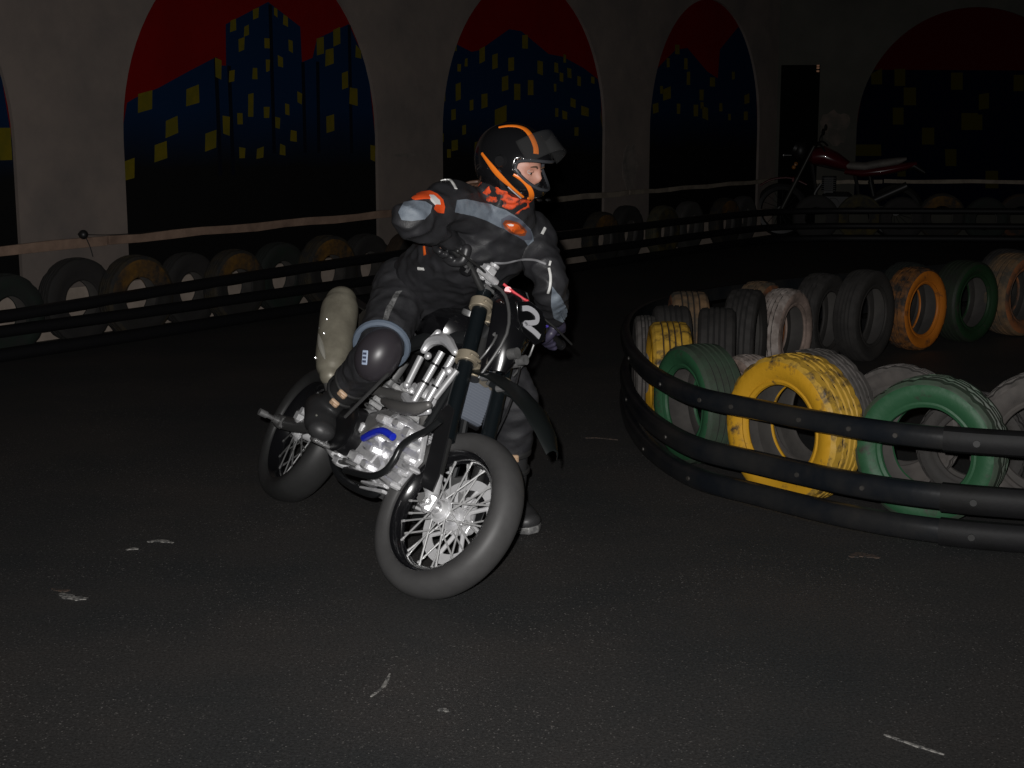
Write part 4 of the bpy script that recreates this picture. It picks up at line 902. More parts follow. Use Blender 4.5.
# chain and sprocket, left
m = MB(); m.lathe([(.10, -.003), (.10, .003), (.07, .003), (.07, -.003)], (-WB, .085, AX), (0, 1, 0), n=40); m.tube([(-.80, .09, .46), (-1.43, .09, .405)], .007, n=6, smooth=1); m.tube([(-.80, .09, .36), (-1.43, .09, .20)], .007, n=6, smooth=1); m.build('chain', darkm, bike)
# ------------------------------------------------------------------ the rider
def remesh(mb, name, voxel, it=4, fold=None):
    ob = mb.build('tmp', MATS['black_satin'])
    r = ob.modifiers.new('r', 'REMESH'); r.mode = 'VOXEL'; r.voxel_size = voxel; r.use_smooth_shade = True
    s = ob.modifiers.new('s', 'SMOOTH'); s.iterations = it; s.factor = .6
    dg = bpy.context.evaluated_depsgraph_get(); dg.update()
    me = bpy.data.meshes.new_from_object(ob.evaluated_get(dg)); me.name = name
    bpy.data.objects.remove(ob)
    me.materials.clear()
    if fold:
        nn = [v.normal.copy() for v in me.vertices]
        for v, n in zip(me.vertices, nn): v.co += n * fold(v.co)
    for p in me.polygons: p.use_smooth = True
    return me
def add_obj(me, name, mats, parent=None):
    for m in (mats if isinstance(mats, (list, tuple)) else [mats]): me.materials.append(m)
    o = bpy.data.objects.new(name, me); COL.objects.link(o)
    if parent: o.parent = parent
    return o
def bvh_of(me): return BVHTree.FromPolygons([v.co for v in me.vertices], [tuple(p.vertices) for p in me.polygons])
def hit(bv, u, v):
    h = bv.ray_cast(EYE, ray_dir(u, v).normalized())
    if h[0] is None:
        h = bv.find_nearest(EYE + ray_dir(u, v).normalized() * 5.3)
    return h[0], h[1]
def patch(bv, poly, name, mt, parent, th=.003, step=1.5, lift=.001):
    """a panel sewn on the surface: the outline is filled with a fine grid and laid on the cloth"""
    us = [p[0] for p in poly]; vs_ = [p[1] for p in poly]
    def inside(x, y):
        c = False; j = len(poly) - 1
        for i in range(len(poly)):
            (xi, yi), (xj, yj) = poly[i], poly[j]
            if (yi > y) != (yj > y) and x < (xj - xi) * (y - yi) / (yj - yi) + xi: c = not c
            j = i
        return c
    # triangulate the densified outline plus inner grid points
    bm = bmesh.new(); out = []
    n = len(poly)
    for i in range(n):
        a = poly[i]; b = poly[(i + 1) % n]; L = math.hypot(b[0] - a[0], b[1] - a[1]); k = max(1, int(L / step))
        for j in range(k): out.append((a[0] + (b[0] - a[0]) * j / k, a[1] + (b[1] - a[1]) * j / k))
    from mathutils.geometry import delaunay_2d_cdt
    pts = [Vector(p) for p in out]; ne = len(pts)
    y = min(vs_) + step
    while y < max(vs_):
        x = min(us) + step
        while x < max(us):
            if inside(x, y) and min((Vector((x, y)) - p).length for p in pts[:ne]) > step * .6: pts.append(Vector((x, y)))
            x += step
        y += step
    V, E_, Fc, _, _, _ = delaunay_2d_cdt(pts, [(i, (i + 1) % ne) for i in range(ne)], [list(range(ne))], 1, 1e-4)
    tp = []; bt = []
    for p in V:
        c, nrm = hit(bv, p.x, p.y)
        if nrm.dot(EYE - c) < 0: nrm = -nrm
        tp.append(c + nrm * (lift + th)); bt.append(c - nrm * .002)
    N = len(tp); fs = [tuple(f) for f in Fc] + [tuple(N + i for i in reversed(f)) for f in Fc]
    cnt = {}
    for f in Fc:
        for i in range(len(f)): cnt[(f[i], f[(i + 1) % len(f)])] = 1
    for (a, b) in cnt:
        if (b, a) not in cnt: fs.append((b, a, N + a, N + b))
    m = MB(); m.add(tp + bt, fs); return m.build(name, mt, parent)
def strip(bv, line, wd, name, mt, parent, lift=.001, k=6):
    """raised band following a line on the surface"""
    P = spline([Vector((a, b, 0)) for a, b in line], k); C_s = []; N_s = []
    for p in P:
        c, n_ = hit(bv, p.x, p.y)
        if n_.dot(EYE - c) < 0: n_ = -n_
        C_s.append(c); N_s.append(n_)
    R = []
    for i, c in enumerate(C_s):
        d = (C_s[min(i + 1, len(P) - 1)] - C_s[max(i - 1, 0)]).normalized(); nn = N_s[i]; s_ = d.cross(nn).normalized()
        t = i / (len(P) - 1); q = (wd(t) if callable(wd) else wd) / 2
        R.append([c - s_ * q - nn * .002, c - s_ * q * .9 + nn * (lift + .001), c - s_ * q * .4 + nn * (lift + .0025), c + s_ * q * .4 + nn * (lift + .0025), c + s_ * q * .9 + nn * (lift + .001), c + s_ * q - nn * .002])
    m = MB(); m.rings(R); return m.build(name, mt, parent)

def V3(*a): return Vector(a)
J = dict(pel=at(425, 297, 5.80), belly=at(444, 274, 5.66), chest=at(486, 244, 5.47), neck=at(500, 210, 5.42),
         rsh=at(453, 205, 5.28), lsh=at(531, 236, 5.52), relb=at(410, 218, 5.10), lelb=at(550, 284, 5.40),
         rknee=at(378, 354, 5.35), lknee=at(514, 392, 5.52), lank=at(514, 485, 5.62), rank=at(338, 399, 5.60))
hipax = (BM.to_3x3() @ Vector((0, 1, 0))).normalized()
shax = (J['lsh'] - J['rsh']).normalized()
rh, lh = GR['right'], GR['left']
rgc = rh[0].lerp(rh[1], .55); lgc = lh[0].lerp(lh[1], .55)
rgax = (rh[1] - rh[0]).normalized(); lgax = (lh[1] - lh[0]).normalized()
rhip = J['pel'] - hipax * .10; lhip = J['pel'] + hipax * .10
def wrist(gc, elb, bike_up): 
    d = (elb - gc).normalized(); return gc + d * .075 + bike_up * .022
bup = (BM.to_3x3() @ Vector((0, 0, 1))).normalized(); bfw = (BM.to_3x3() @ Vector((1, 0, 0))).normalized()
rwr = wrist(rgc, J['relb'], bup); lwr = wrist(lgc, J['lelb'], bup)
# boots first (positions), right on the peg, left sliding on the floor
rheel = BM @ V3(-.97, -.20, .385); rtoe = BM @ V3(-.71, -.245, .325)
lheel = V3(-.03, 5.78, .03); ltoe = V3(.075, 5.56, .028)
headc = at(514.5, 167, 5.36)
HF = Vector((.88, -.47, -.33)).normalized(); HU0 = Vector((-.10, .10, 1)); HL = HU0.cross(HF).normalized(); HU = HF.cross(HL).normalized()
HM = Matrix((HF, HL, HU)).transposed()        # head frame: x forward, y left, z up

# --- body: one continuous figure under the clothes
skin = mat('skin', (.52, .27, .20), .5, col2=(.46, .22, .16), scale=30)
m = MB()
def torso(m, g=-.028):
    m.limb([J['pel'] - bup * .06, J['pel'] + bup * .02, J['belly'], J['chest'], J['neck'].lerp(J['chest'], .35), J['neck'] - HU * .01],
           [(.155 + g, .115 + g), (.165 + g, .125 + g), (.15 + g, .115 + g), (.165 + g, .12 + g), (.15 + g, .095 + g), (.075 + g, .065 + g)], n=28, sub=5,
           axes=[hipax, hipax, hipax.lerp(shax, .5), shax, shax, shax])
torso(m)
for sh, el, wr in (('rsh', 'relb', rwr), ('lsh', 'lelb', lwr)):
    m.limb([J['neck'].lerp(J['chest'], .3), J[sh], J[sh].lerp(J[el], .5), J[el], J[el].lerp(wr, .4), wr], [.06, .058, .05, .040, .043, .028], n=14, sub=4)
for hp, kn, an, he, to in ((rhip, 'rknee', 'rank', rheel, rtoe), (lhip, 'lknee', 'lank', lheel, ltoe)):
    m.limb([hp, hp.lerp(J[kn], .45), J[kn], J[kn].lerp(J[an], .35), J[an]], [.095, .082, .055, .055, .036], n=14, sub=4)
    m.limb([J[an], he.lerp(J[an], .3), he.lerp(to, .55) + bup * .03, he.lerp(to, .8) + bup * .025], [.030, .030, .026, .018], n=12, sub=3)
def hand(m, gc, gax, wr, side, r0=1.0, finger=.0105, palm=True):
    """gax points outboard; fingers go round the grip from the front, thumb under it"""
    e1 = (wr - gc); e1 = (e1 - gax * e1.dot(gax)).normalized()       # towards the wrist
    e2 = gax.cross(e1).normalized()
    if e2.dot(bup) < 0: e2 = -e2                                       # over the top of the grip
    def P(a, r, t): a = math.radians(a); return gc + gax * t + (e1 * math.cos(a) + e2 * math.sin(a)) * r
    g = .017 + finger
    if palm:
        kn_c = P(62, .043, 0)
        m.limb([wr, wr.lerp(kn_c, .5), kn_c], [(.030 * r0, .024 * r0), (.042 * r0, .024 * r0), (.043 * r0, .017 * r0)], n=16, sub=4, axes=[gax] * 3)
        m.limb([P(62, .042, -.036), P(62, .042, .036)], [.016 * r0, .015 * r0], n=12, sub=1)
    for k, (t, L) in enumerate(((-.036, 0), (-.012, 12), (.012, 6), (.036, -14))):
        a0 = 64; a1 = 128 + L * .3; a2 = 195 + L; a3 = 255 + L
        m.limb([P(a0, g + .016, t), P(a1, g + .012, t), P(a2, g + .003, t), P(a3, g + .001, t)], [finger * 1.15, finger * 1.05, finger, finger * .85], n=10, sub=3, capk=3)
    m.limb([P(-5, .050, -.034), P(-60, g + .012, -.045), P(-115, g + .004, -.030), P(-150, g + .002, -.012)], [finger * 1.4, finger * 1.25, finger * 1.1, finger * .9], n=10, sub=3, capk=3)
hand(m, rgc, rgax, rwr, -1, .85, .0085); hand(m, lgc, lgax, lwr, 1, .85, .0085)
m.limb([J['neck'] - shax * 0 - HU * .02, headc - HU * .10 - HF * .02], [.058, .056], n=16, sub=1)
# head with a face
def head_shape(m):
    n, k = 64, 48; vs = []; fs = []
    def g(x, y, cx, cy, sx, sy): return math.exp(-((x - cx) / sx) ** 2 - ((y - cy) / sy) ** 2)
    for i in range(k + 1):
        el = -math.pi / 2 + math.pi * i / k
        for j in range(n):
            az = 2 * math.pi * j / n; az = az if az <= math.pi else az - 2 * math.pi
            d = Vector((math.cos(el) * math.cos(az), math.cos(el) * math.sin(az), math.sin(el)))
            p = Vector((d.x * .094, d.y * .072, d.z * .110)); fr = max(0, d.x) ** .5
            jaw = max(0, -d.z); p.y *= 1 - .28 * jaw * jaw; p.x -= .008 * jaw
            Y, Z = p.y, p.z; b = 0
            if d.x > .05:
                b += .022 * g(Y, Z, 0, -.012, .011, .022) + .010 * g(Y, Z, 0, .012, .010, .02)           # nose
                b += .007 * g(abs(Y), Z, .028, .030, .022, .009)                                          # brow
                b -= .011 * g(abs(Y), Z, .030, .012, .016, .011)                                          # sockets
                b += .006 * g(abs(Y), Z, .045, -.018, .02, .02)                                           # cheeks
                b += .008 * g(Y, Z, 0, -.046, .022, .006) + .007 * g(Y, Z, 0, -.058, .018, .006) - .004 * g(Y, Z, 0, -.052, .024, .003)
                b += .012 * g(Y, Z, 0, -.085, .022, .018)
            p.x += b
            vs.append(headc + HM @ p)
    for i in range(k):
        for j in range(n): fs.append((i * n + j, i * n + (j + 1) % n, (i + 1) * n + (j + 1) % n, (i + 1) * n + j))
    m.add(vs, fs)
    for s in (-1, 1):                                                                                    # ears
        m.ball(headc + HM @ V3(-.012, s * .078, 0), (.014, .008, .03), HM, n=12, m=8)
head_shape(m)
me = remesh(m, 'person', .0055, 2)
person = add_obj(me, 'person', skin)
tag(person, 'person in black riding gear and striped helmet leaning with the motorcycle, left boot down', 'person')
for s in (-1, 1):
    m = MB(); ec = headc + HM @ V3(.0735, s * .030, .006); m.ball(ec, .0115, n=20, m=14)
    ey = m.build('eye', mat('eye_white', (.40, .34, .31), .4), person)
    m = MB(); m.ball(ec + HM @ V3(.0085, 0, -.001), (.0058, .0058, .0058), HM, n=14, m=8); m.build('iris', mat('iris_brown', (.03, .02, .015), .2), ey)
    m = MB(); m.limb([headc + HM @ V3(.083, s * .017, .009), headc + HM @ V3(.0865, s * .030, .0145), headc + HM @ V3(.079, s * .043, .009)], [.003, .0055, .003], n=8, sub=4); m.limb([headc + HM @ V3(.082, s * .018, .001), headc + HM @ V3(.084, s * .030, -.002), headc + HM @ V3(.078, s * .042, .001)], [.002, .0035, .002], n=8, sub=4); m.build('eyelid', skin, person)
    m = MB(); m.limb([headc + HM @ V3(.094, s * .014, .027), headc + HM @ V3(.095, s * .03, .033), headc + HM @ V3(.084, s * .047, .028)], [.0028, .0035, .002], n=8, sub=4); m.build('eyebrow', mat('brow_hair', (.09, .05, .03), .8), person)
m = MB(); m.limb([headc + HM @ V3(.098, -.022, -.052), headc + HM @ V3(.107, 0, -.051), headc + HM @ V3(.098, .022, -.052)], [.003, .0045, .003], n=8, sub=4); m.build('lips', mat('lip', (.36, .13, .11), .4), person)
# hair showing under the back of the helmet
hairm = mat('hair_brown', (.07, .035, .02), .6)
m = MB(); rr = random.Random(7)
for k in range(26):
    a = rr.uniform(-.9, .9); p0 = headc + HM @ V3(-.10, .06 * a, -.09); m.limb([p0, p0 + HM @ V3(-.035, .01 * a, -.02) + V3(rr.uniform(-.01, .01), 0, 0), p0 + HM @ V3(-.06, .015 * a, -.06) + V3(rr.uniform(-.015, .015), 0, rr.uniform(-.01, .01))], [.006, .005, .0015], n=6, sub=3, capk=2)
m.build('hair', hairm, person)

# --- jacket
def folds(amp, sx=9, seed=0, d=Vector((.3, .2, 1))):
    def f(co):
        p = Vector((co.x * sx, co.y * sx, co.z * sx * 1.5)) + Vector((seed, 0, 0))
        a = noise.noise(p); b = noise.noise(p * 2.3 + Vector((5, 1, 2)))
        return amp * ((1 - abs(a) * 2.2) * .8 + .4 * b)
    return f
cloth = mat('jacket_black', (.025, .025, .028), .5, col2=(.022, .022, .024), scale=25, bump=.15, bscale=220, spec=.35)
greyc = mat('jacket_grey', (.17, .20, .235), .6, col2=(.10, .12, .15), scale=22, thr=(.3, .6), bump=.1, bscale=150)
greyd = mat('jacket_slate', (.075, .08, .105), .6)
orange = mat('jacket_orange', (.75, .085, .015), .55)
orange2 = mat('emblem_orange', (.62, .10, .012), .4)
white = mat('reflective_white', (.70, .70, .68), .4)
m = MB()
m.limb([J['pel'] - (J['belly'] - J['pel']).normalized() * .05, J['pel'] + (J['belly'] - J['pel']) * .3, J['belly'], J['chest'] - (J['chest'] - J['belly']) * .15, J['neck'].lerp(J['chest'], .45), J['neck'].lerp(headc, .40)],
       [(.178, .145), (.172, .14), (.165, .13), (.185, .135), (.175, .11), (.100, .094)], n=32, sub=6, axes=[hipax, hipax, hipax.lerp(shax, .5), shax, shax, shax])
for sh, el, wr in (('rsh', 'relb', rwr), ('lsh', 'lelb', lwr)):
    cc = J['neck'].lerp(J['chest'], .35)
    m.limb([cc, J[sh], J[sh].lerp(J[el], .5), J[el], J[el].lerp(wr, .5), wr.lerp(J[el], .12)], [.085, .078, .068, .062, .056, .043], n=18, sub=5)
    m.ball(J[el] + (J[el] - J[sh].lerp(wr, .5)).normalized() * .010, .052); m.ball(J[sh] + Vector((0, 0, .012)), .072)
me = remesh(m, 'jacket', .0065, 5, folds(.012, 11, 3))
jb = bvh_of(me); jacket = add_obj(me, 'jacket', cloth, person); jacket['label'] = 'black riding jacket with grey yoke and orange emblem'
o_ = patch(jb, [(457, 200), (466, 199), (480, 203), (492, 205), (506, 210), (520, 219), (530, 229), (534, 241), (528, 246), (521, 236), (511, 231), (499, 227), (487, 221), (473, 216), (455, 212)], 'yoke_panel', greyc, jacket)
patch(jb, [(509, 215), (520, 219), (530, 230), (531, 239), (523, 240), (512, 234), (501, 227), (501, 219)], 'emblem_ground', greyd, jacket, th=.004)
em = patch(jb, [(502, 223), (505, 219.5), (510, 219.5), (517, 222), (523, 226.5), (526, 231), (524, 235), (519, 235.5), (511, 232.5), (505, 229)], 'emblem', mat('emblem_edge', (.20, .05, .02), .4), jacket, th=.006)
patch(jb, [(504.5, 223.5), (507, 221.5), (511, 222), (517, 224.5), (522, 228.5), (523.5, 231.5), (521, 233), (514, 231.5), (507.5, 228)], 'emblem_fill', orange2, em, th=.008)
patch(jb, [(506, 223), (509, 222.4), (513, 224.5), (512, 226.5), (508.5, 226)], 'emblem_glint', mat('glint_white', (.85, .7, .65), .35), em, th=.0095)  # shine on the emblem, laid on as a whitish patch
patch(jb, [(406, 197), (414, 196), (422, 193), (430, 192), (437, 195), (442, 200), (444, 207), (443, 213), (438, 213), (434, 209), (436, 203), (431, 199), (424, 199), (415, 200)], 'sleeve_patch', orange, jacket, th=.005)
patch(jb, [(429, 197), (433, 197), (438, 201), (439, 205), (435, 205), (431, 201)], 'sleeve_mark', white, jacket, th=.008)
patch(jb, [(404, 203), (414, 201), (425, 202), (432, 206), (430, 213), (424, 219), (412, 221), (402, 220), (399, 212)], 'sleeve_band', greyc, jacket)
patch(jb, [(552, 286), (560, 296), (566, 308), (569, 318), (562, 322), (554, 318), (551, 305)], 'sleeve_band', greyc, jacket)
strip(jb, [(438, 177.5), (446, 177), (452, 182), (456, 189)], .011, 'piping', white, jacket)
strip(jb, [(542, 234), (545, 228)], .012, 'piping', white, jacket)
strip(jb, [(549, 268), (550.5, 277), (550, 286), (548, 293)], .010, 'piping', white, jacket)
strip(jb, [(549, 263), (551, 263.5)], .02, 'piping', white, jacket)
strip(jb, [(418, 268.5), (424, 269)], .012, 'piping', white, jacket)
strip(jb, [(424, 246), (425, 255)], .012, 'piping', orange2, jacket)
strip(jb, [(494, 263), (506, 263), (520, 260), (534, 260), (546, 264)], .009, 'hem_piping', mat('hem_grey', (.22, .22, .23), .5), jacket)
# orange collar and neck gaiter under the helmet
m = MB(); cpts = []
for k in range(24):
    a = 2 * math.pi * k / 24; cpts.append(J['neck'].lerp(headc, .22) + (shax * math.cos(a) + (HU.cross(shax)).normalized() * math.sin(a)) * .086)
m.limb([J['neck'].lerp(headc, -.1), J['neck'].lerp(headc, .25), J['neck'].lerp(headc, .52)], [(.088, .082), (.094, .094), (.095, .095)], n=28, sub=4, axes=[shax] * 3)
gme = remesh(m, 'collar', .006, 2, folds(.012, 22, 5)); col_ = add_obj(gme, 'collar', mat('collar_orange', (.70, .075, .015), .7, col2=(.05, .02, .02), scale=26, thr=(.40, .52)), jacket)

# --- trousers
tro = mat('trouser_black', (.034, .034, .037), .66, col2=(.024, .024, .027), scale=22, bump=.15, bscale=200, spec=.3)
m = MB()
m.limb([J['pel'] - bup * .08, J['pel'] + bup * .03, J['pel'].lerp(J['belly'], .5)], [(.172, .135), (.17, .135), (.15, .12)], n=24, sub=4, axes=[hipax] * 3)
for hp, kn, an in ((rhip, 'rknee', 'rank'), (lhip, 'lknee', 'lank')):
    m.limb([hp, hp.lerp(J[kn], .45), J[kn], J[kn].lerp(J[an], .3), J[kn].lerp(J[an], .6)], [.112, .098, .078, .075, .062], n=20, sub=5)
me = remesh(m, 'trousers', .0075, 4, folds(.011, 10, 11)); tb_ = bvh_of(me); trousers = add_obj(me, 'trousers', tro, person)
patch(tb_, [(396, 292), (402, 291), (396, 300), (391, 312), (387, 322), (382, 322), (387, 307)], 'thigh_stripe', mat('stripe_grey', (.20, .20, .20), .6, col2=(.08, .08, .08), scale=60), trousers)
# knee guards
gshell = mat('guard_shell', (.034, .030, .035), .38, spec=.5)
for kn, hp, an, side in (('rknee', rhip, 'rank', -1), ('lknee', lhip, 'lank', 1)):
    K = J[kn]; th = (K - hp).normalized(); sn = (J[an] - K).normalized(); out = (th - sn).normalized()
    x, y, d = frame_of(out, th - sn * -1 if False else (th + sn))
    GM = Matrix((x, y, d)).transposed()
    m = MB(); sc = 1 if side < 0 else .78; m.ball(K + out * (.022 if side < 0 else .006), (.105 * sc, .082 * sc, .078 * sc), GM, n=32, m=20); kg = m.build('knee_guard', gshell if side < 0 else mat('guard_dark', (.012, .012, .013), .6), person)
    m = MB(); R = []
    for k in range(28):
        a = 2 * math.pi * k / 28; R.append(K + out * .004 - th * .058 + (y * math.cos(a) * .094 + th.cross(y).normalized() * math.sin(a) * .098) * (1 if side < 0 else .85))
    m.tube(R, .014, n=8, smooth=1, close=True, flat=1.0, ref=th); m.build('strap', mat('strap_blue', (.11, .14, .185), .6) if side < 0 else mat('strap_dark', (.015, .015, .017), .7), kg)
    if side < 0:
        bvk = BVHTree.FromPolygons([v.co for v in kg.data.vertices], [tuple(p.vertices) for p in kg.data.polygons])
        try:
            c = EYE + ray_dir(356, 357) * 5.27; h_ = bvk.find_nearest(c); M_ = Matrix((frame_of(h_[1])[0], frame_of(h_[1])[1], h_[1])).transposed()
            m = MB(); m.box(h_[0] + h_[1] * .002, (.052, .022, .006), M_, bev=.002); lbl = m.build('guard_label', mat('label_blue', (.35, .42, .55), .5), kg)
            m = MB()
            for q in (-.014, 0, .014): m.box(h_[0] + h_[1] * .0055 + M_ @ Vector((q, 0, 0)), (.008, .014, .002), M_)
            m.build('label_print', mat('print_dark', (.05, .06, .10), .5), lbl)
        except Exception as e: print(e)
# --- boots
bootm = mat('boot_black', (.030, .030, .031), .45, spec=.5); solem = mat('boot_sole', (.05, .05, .05), .6); sliderm = mat('slider_steel', (.32, .32, .31), .5, .3, col2=(.14, .14, .14), scale=30)
for an, kn, he, to, side in (('rank', 'rknee', rheel, rtoe, -1), ('lank', 'lknee', lheel, ltoe, 1)):
    A0 = J[an]; up = (J[kn] - A0).normalized(); f = (to - he).normalized(); upn = (up - f * up.dot(f)).normalized(); sd = f.cross(upn)
    m = MB()
    m.limb([A0 + up * .20, A0 + up * .08, A0, he.lerp(A0, .35) + f * .015], [(.068, .068), (.062, .062), (.054, .056), (.048, .055)] if side < 0 else [(.058, .058), (.052, .052), (.046, .048), (.043, .05)], n=18, sub=4, axes=[sd] * 4)
    m.limb([he + upn * .045, he.lerp(to, .35) + upn * .055, he.lerp(to, .72) + upn * .038, to + upn * .03 - f * .015], [(.052, .054), (.064, .064), (.068, .054), (.056, .042)] if side < 0 else [(.046, .048), (.054, .056), (.058, .046), (.050, .034)], n=18, sub=4, axes=[sd] * 4)
    me = remesh(m, 'boot', .006, 3); bt_ = add_obj(me, 'boot', bootm, person)
    m = MB(); R = []
    for t, wv in ((-.03, .02), (0, .037), (.3, .036), (.65, .050), (.9, .046), (1.03, .028)):
        c = he.lerp(to, t); R.append([c - sd * wv, c + sd * wv, c + sd * wv + upn * .022, c - sd * wv + upn * .022])
    m.rings(R); m.build('sole', solem, bt_, bevel=.004)
    for q, w_ in ((.15, .072), (.07, .068)) if side < 0 else ((.15, .062), (.07, .056)):
        c = A0 + up * q; m = MB(); R = [c + (sd * math.cos(a) + sd.cross(up).normalized() * math.sin(a)) * w_ for a in [2 * math.pi * k / 24 for k in range(24)]]
        m.tube(R, .006, n=6, smooth=1, close=True, flat=2.0, ref=up); m.build('strap', mat('boot_strap', (.02, .02, .02), .5), bt_)
        cdir = ((EYE - c) - up * (EYE - c).dot(up)).normalized(); bc = c + cdir * (w_ + .006); Mx = Matrix((cdir, up.cross(cdir), up)).transposed()
        m = MB(); m.box(bc, (.014, .036, .030), Mx, bev=.004); m.box(bc + Mx @ V3(.008, .006, 0), (.008, .018, .014), Mx, bev=.002); b_ = m.build('buckle', copper, bt_)
    if side < 0:
        m = MB(); q = BM @ V3(-.76, -.282, .385); Mx = BM.to_3x3(); m.box(q, (.055, .008, .038), Mx, bev=.003); m.build('boot_patch', mat('patch_grey', (.16, .16, .14), .5), bt_)
    else:
        m = MB(); R = []
        for t, wv in ((.35, .040), (.7, .052), (.95, .046), (1.08, .02)):
            c = he.lerp(to, t) - upn * .012; R.append([c - sd * wv, c + sd * wv, c + sd * wv * 1.06 + upn * .028, c - sd * wv * 1.06 + upn * .028])
        m.rings(R); m.build('metal_slider', sliderm, bt_, bevel=.004)
# --- gloves: palm, four fingers and thumb closed on the grip
glove = mat('glove_black', (.022, .022, .024), .42, spec=.55); knm = mat('knuckle_shell', (.30, .29, .33), .25, coat=.5)
for gc, gax, wr, el, side in ((rgc, rgax, rwr, J['relb'], -1), (lgc, lgax, lwr, J['lelb'], 1)):
    m = MB(); hand(m, gc, gax, wr, side, 1.3, .0140)
    m.limb([wr + (el - wr).normalized() * .055, wr], [(.048, .044), (.036, .032)], n=16, sub=2, axes=[gax] * 2)
    me = remesh(m, 'glove', .0042, 2); g_ = add_obj(me, 'glove', glove if side < 0 else mat('glove_violet', (.045, .040, .07), .45), person)
    e1 = (wr - gc); e1 = (e1 - gax * e1.dot(gax)).normalized(); e2 = gax.cross(e1).normalized()
    if e2.dot(bup) < 0: e2 = -e2
    for k, t in enumerate((-.036, -.012, .012, .036)):
        a = math.radians(70); c = gc + gax * t + (e1 * math.cos(a) + e2 * math.sin(a)) * .058
        m = MB(); m.ball(c + (c - gc).normalized() * .008, (.011, .011, .010), n=12, m=8); m.build('knuckle_guard', knm, g_)

# --- helmet
shell = mat('helmet_black', (.008, .008, .009), .13, coat=1.0)
NA, NE = 96, 64
def hel(az, el):
    ca, sa, ce, se = math.cos(az), math.sin(az), math.cos(el), math.sin(el)
    p = Vector((ce * ca * .143, ce * sa * .118, se * .138))
    fr = max(0, ce * ca)
    low = max(0, -se)
    p.x += .030 * fr * math.exp(-((el + .55) / .35) ** 2)          # chin bar
    p.x += .006 * fr * math.exp(-((el - .45) / .2) ** 2)           # brow
    if ca < 0: p.x -= .012 * (-ca) * ce * max(0, se + .3)          # round back
    p.y *= 1 - .20 * low * low
    return p
def opening(az, el):
    a = abs(az)
    if a > 1.08: return False
    top = .36 - .10 * (a / 1.08) ** 2; bot = -.34 + .30 * (a / 1.08) ** 2.5
    return bot < el < top
vs = []; idx = {}; fs = []
EL0 = -.98
for i in range(NE + 1):
    el = EL0 + (math.pi / 2 - .02 - EL0) * i / NE
    for j in range(NA):
        az = -math.pi + 2 * math.pi * j / NA; vs.append(headc + HM @ (hel(az, el) + V3(-.012, 0, .012)))
for i in range(NE):
    for j in range(NA):
        el = EL0 + (math.pi / 2 - .02 - EL0) * (i + .5) / NE; az = -math.pi + 2 * math.pi * (j + .5) / NA
        if not opening(az, el): fs.append((i * NA + j, i * NA + (j + 1) % NA, (i + 1) * NA + (j + 1) % NA, (i + 1) * NA + j))
fs.append(tuple(NE * NA + j for j in range(NA)))
m = MB(); m.add(vs, fs); hm = m.build('helmet', shell, person, angle=60)
hb_full = BVHTree.FromPolygons([v.co for v in hm.data.vertices], [tuple(p.vertices) for p in hm.data.polygons])
sd_ = hm.modifiers.new("thick", "SOLIDIFY"); sd_.thickness = .016; sd_.offset = -1 if True else 1
hm['label'] = 'black full-face helmet with orange stripes'
# opening rim and lining
m = MB(); ring = []
for k in range(64):
    t = 2 * math.pi * k / 64; ca = math.cos(t); sa = math.sin(t)
    az = 1.10 * math.copysign(abs(ca) ** .55, ca); a = abs(az) / 1.10
    el = (.37 - .10 * a * a) if sa > 0 else (-.35 + .30 * a ** 2.5)
    mid = .06; el = mid + (el - mid) * min(1, abs(sa) ** .45)
    ring.append(headc + HM @ (hel(az, el) * 1.012 + V3(-.012, 0, .012)))
m.tube(ring, .0062, n=8, smooth=1, close=True); m.build('opening_rim', mat('rim_grey', (.05, .052, .058), .22, coat=.6), hm)
m = MB(); low_ring = [headc + HM @ (hel(-math.pi + 2 * math.pi * j / 48, EL0) + V3(-.012, 0, .012)) for j in range(48)]; m.tube(low_ring, .009, n=8, smooth=1, close=True); m.build('neck_roll', mat('lining', (.015, .015, .016), .8), hm)
m = MB()
for s in (-1, 1):
    m.ball(headc + HM @ V3(.040, s * .070, -.035), (.040, .018, .045), HM, n=16, m=10)
m.box(headc + HM @ V3(.065, 0, .066), (.05, .13, .03), HM, bev=.012); m.build('cheek_pad', MATS['lining'], hm)
# visor, flipped up
m = MB(); top = []; nv = 24; R = []
VR = Matrix.Rotation(math.radians(-50), 3, 'Y')
for i in range(9):
    e = -.30 + .60 * i / 8; row = []
    for j in range(nv + 1):
        a = -1.1 + 2.2 * j / nv; p = hel(a, e) * 1.05; row.append(headc + HM @ (VR @ (p * 1.06) + V3(.018, 0, .018)))
    R.append(row)
vv = [p for r in R for p in r]; ff = [(i * (nv + 1) + j, i * (nv + 1) + j + 1, (i + 1) * (nv + 1) + j + 1, (i + 1) * (nv + 1) + j) for i in range(8) for j in range(nv)]
m.add(vv, ff); vis = m.build('visor', mat('visor_smoke', (.10, .10, .10), .08, alpha=.12, coat=.2), hm, angle=60)
sd_ = vis.modifiers.new('thick', 'SOLIDIFY'); sd_.thickness = .002
for s in (-1, 1):
    m = MB(); q = headc + HM @ V3(.0, s * .115, .02); m.cyl(q, q + HM @ V3(0, s * .014, 0), .024, .018, n=28); m.build('visor_pivot', mat('pivot_black', (.012, .012, .013), .3), hm)
so = mat('stripe_orange', (.85, .20, .015), .35, coat=.3)
strip(hb_full, [(499, 127.5), (508, 126), (518, 126.5), (526, 130), (532, 138), (535.5, 147), (536, 154)], lambda t: .008 + .013 * min(1, t * 2), 'stripe', so, hm)
strip(hb_full, [(482, 153.5), (489, 163), (497, 173), (506, 182), (515, 190), (523, 197)], lambda t: .011 + .011 * math.sin(math.pi * min(1, t * 1.2)) ** 2, 'stripe', so, hm)
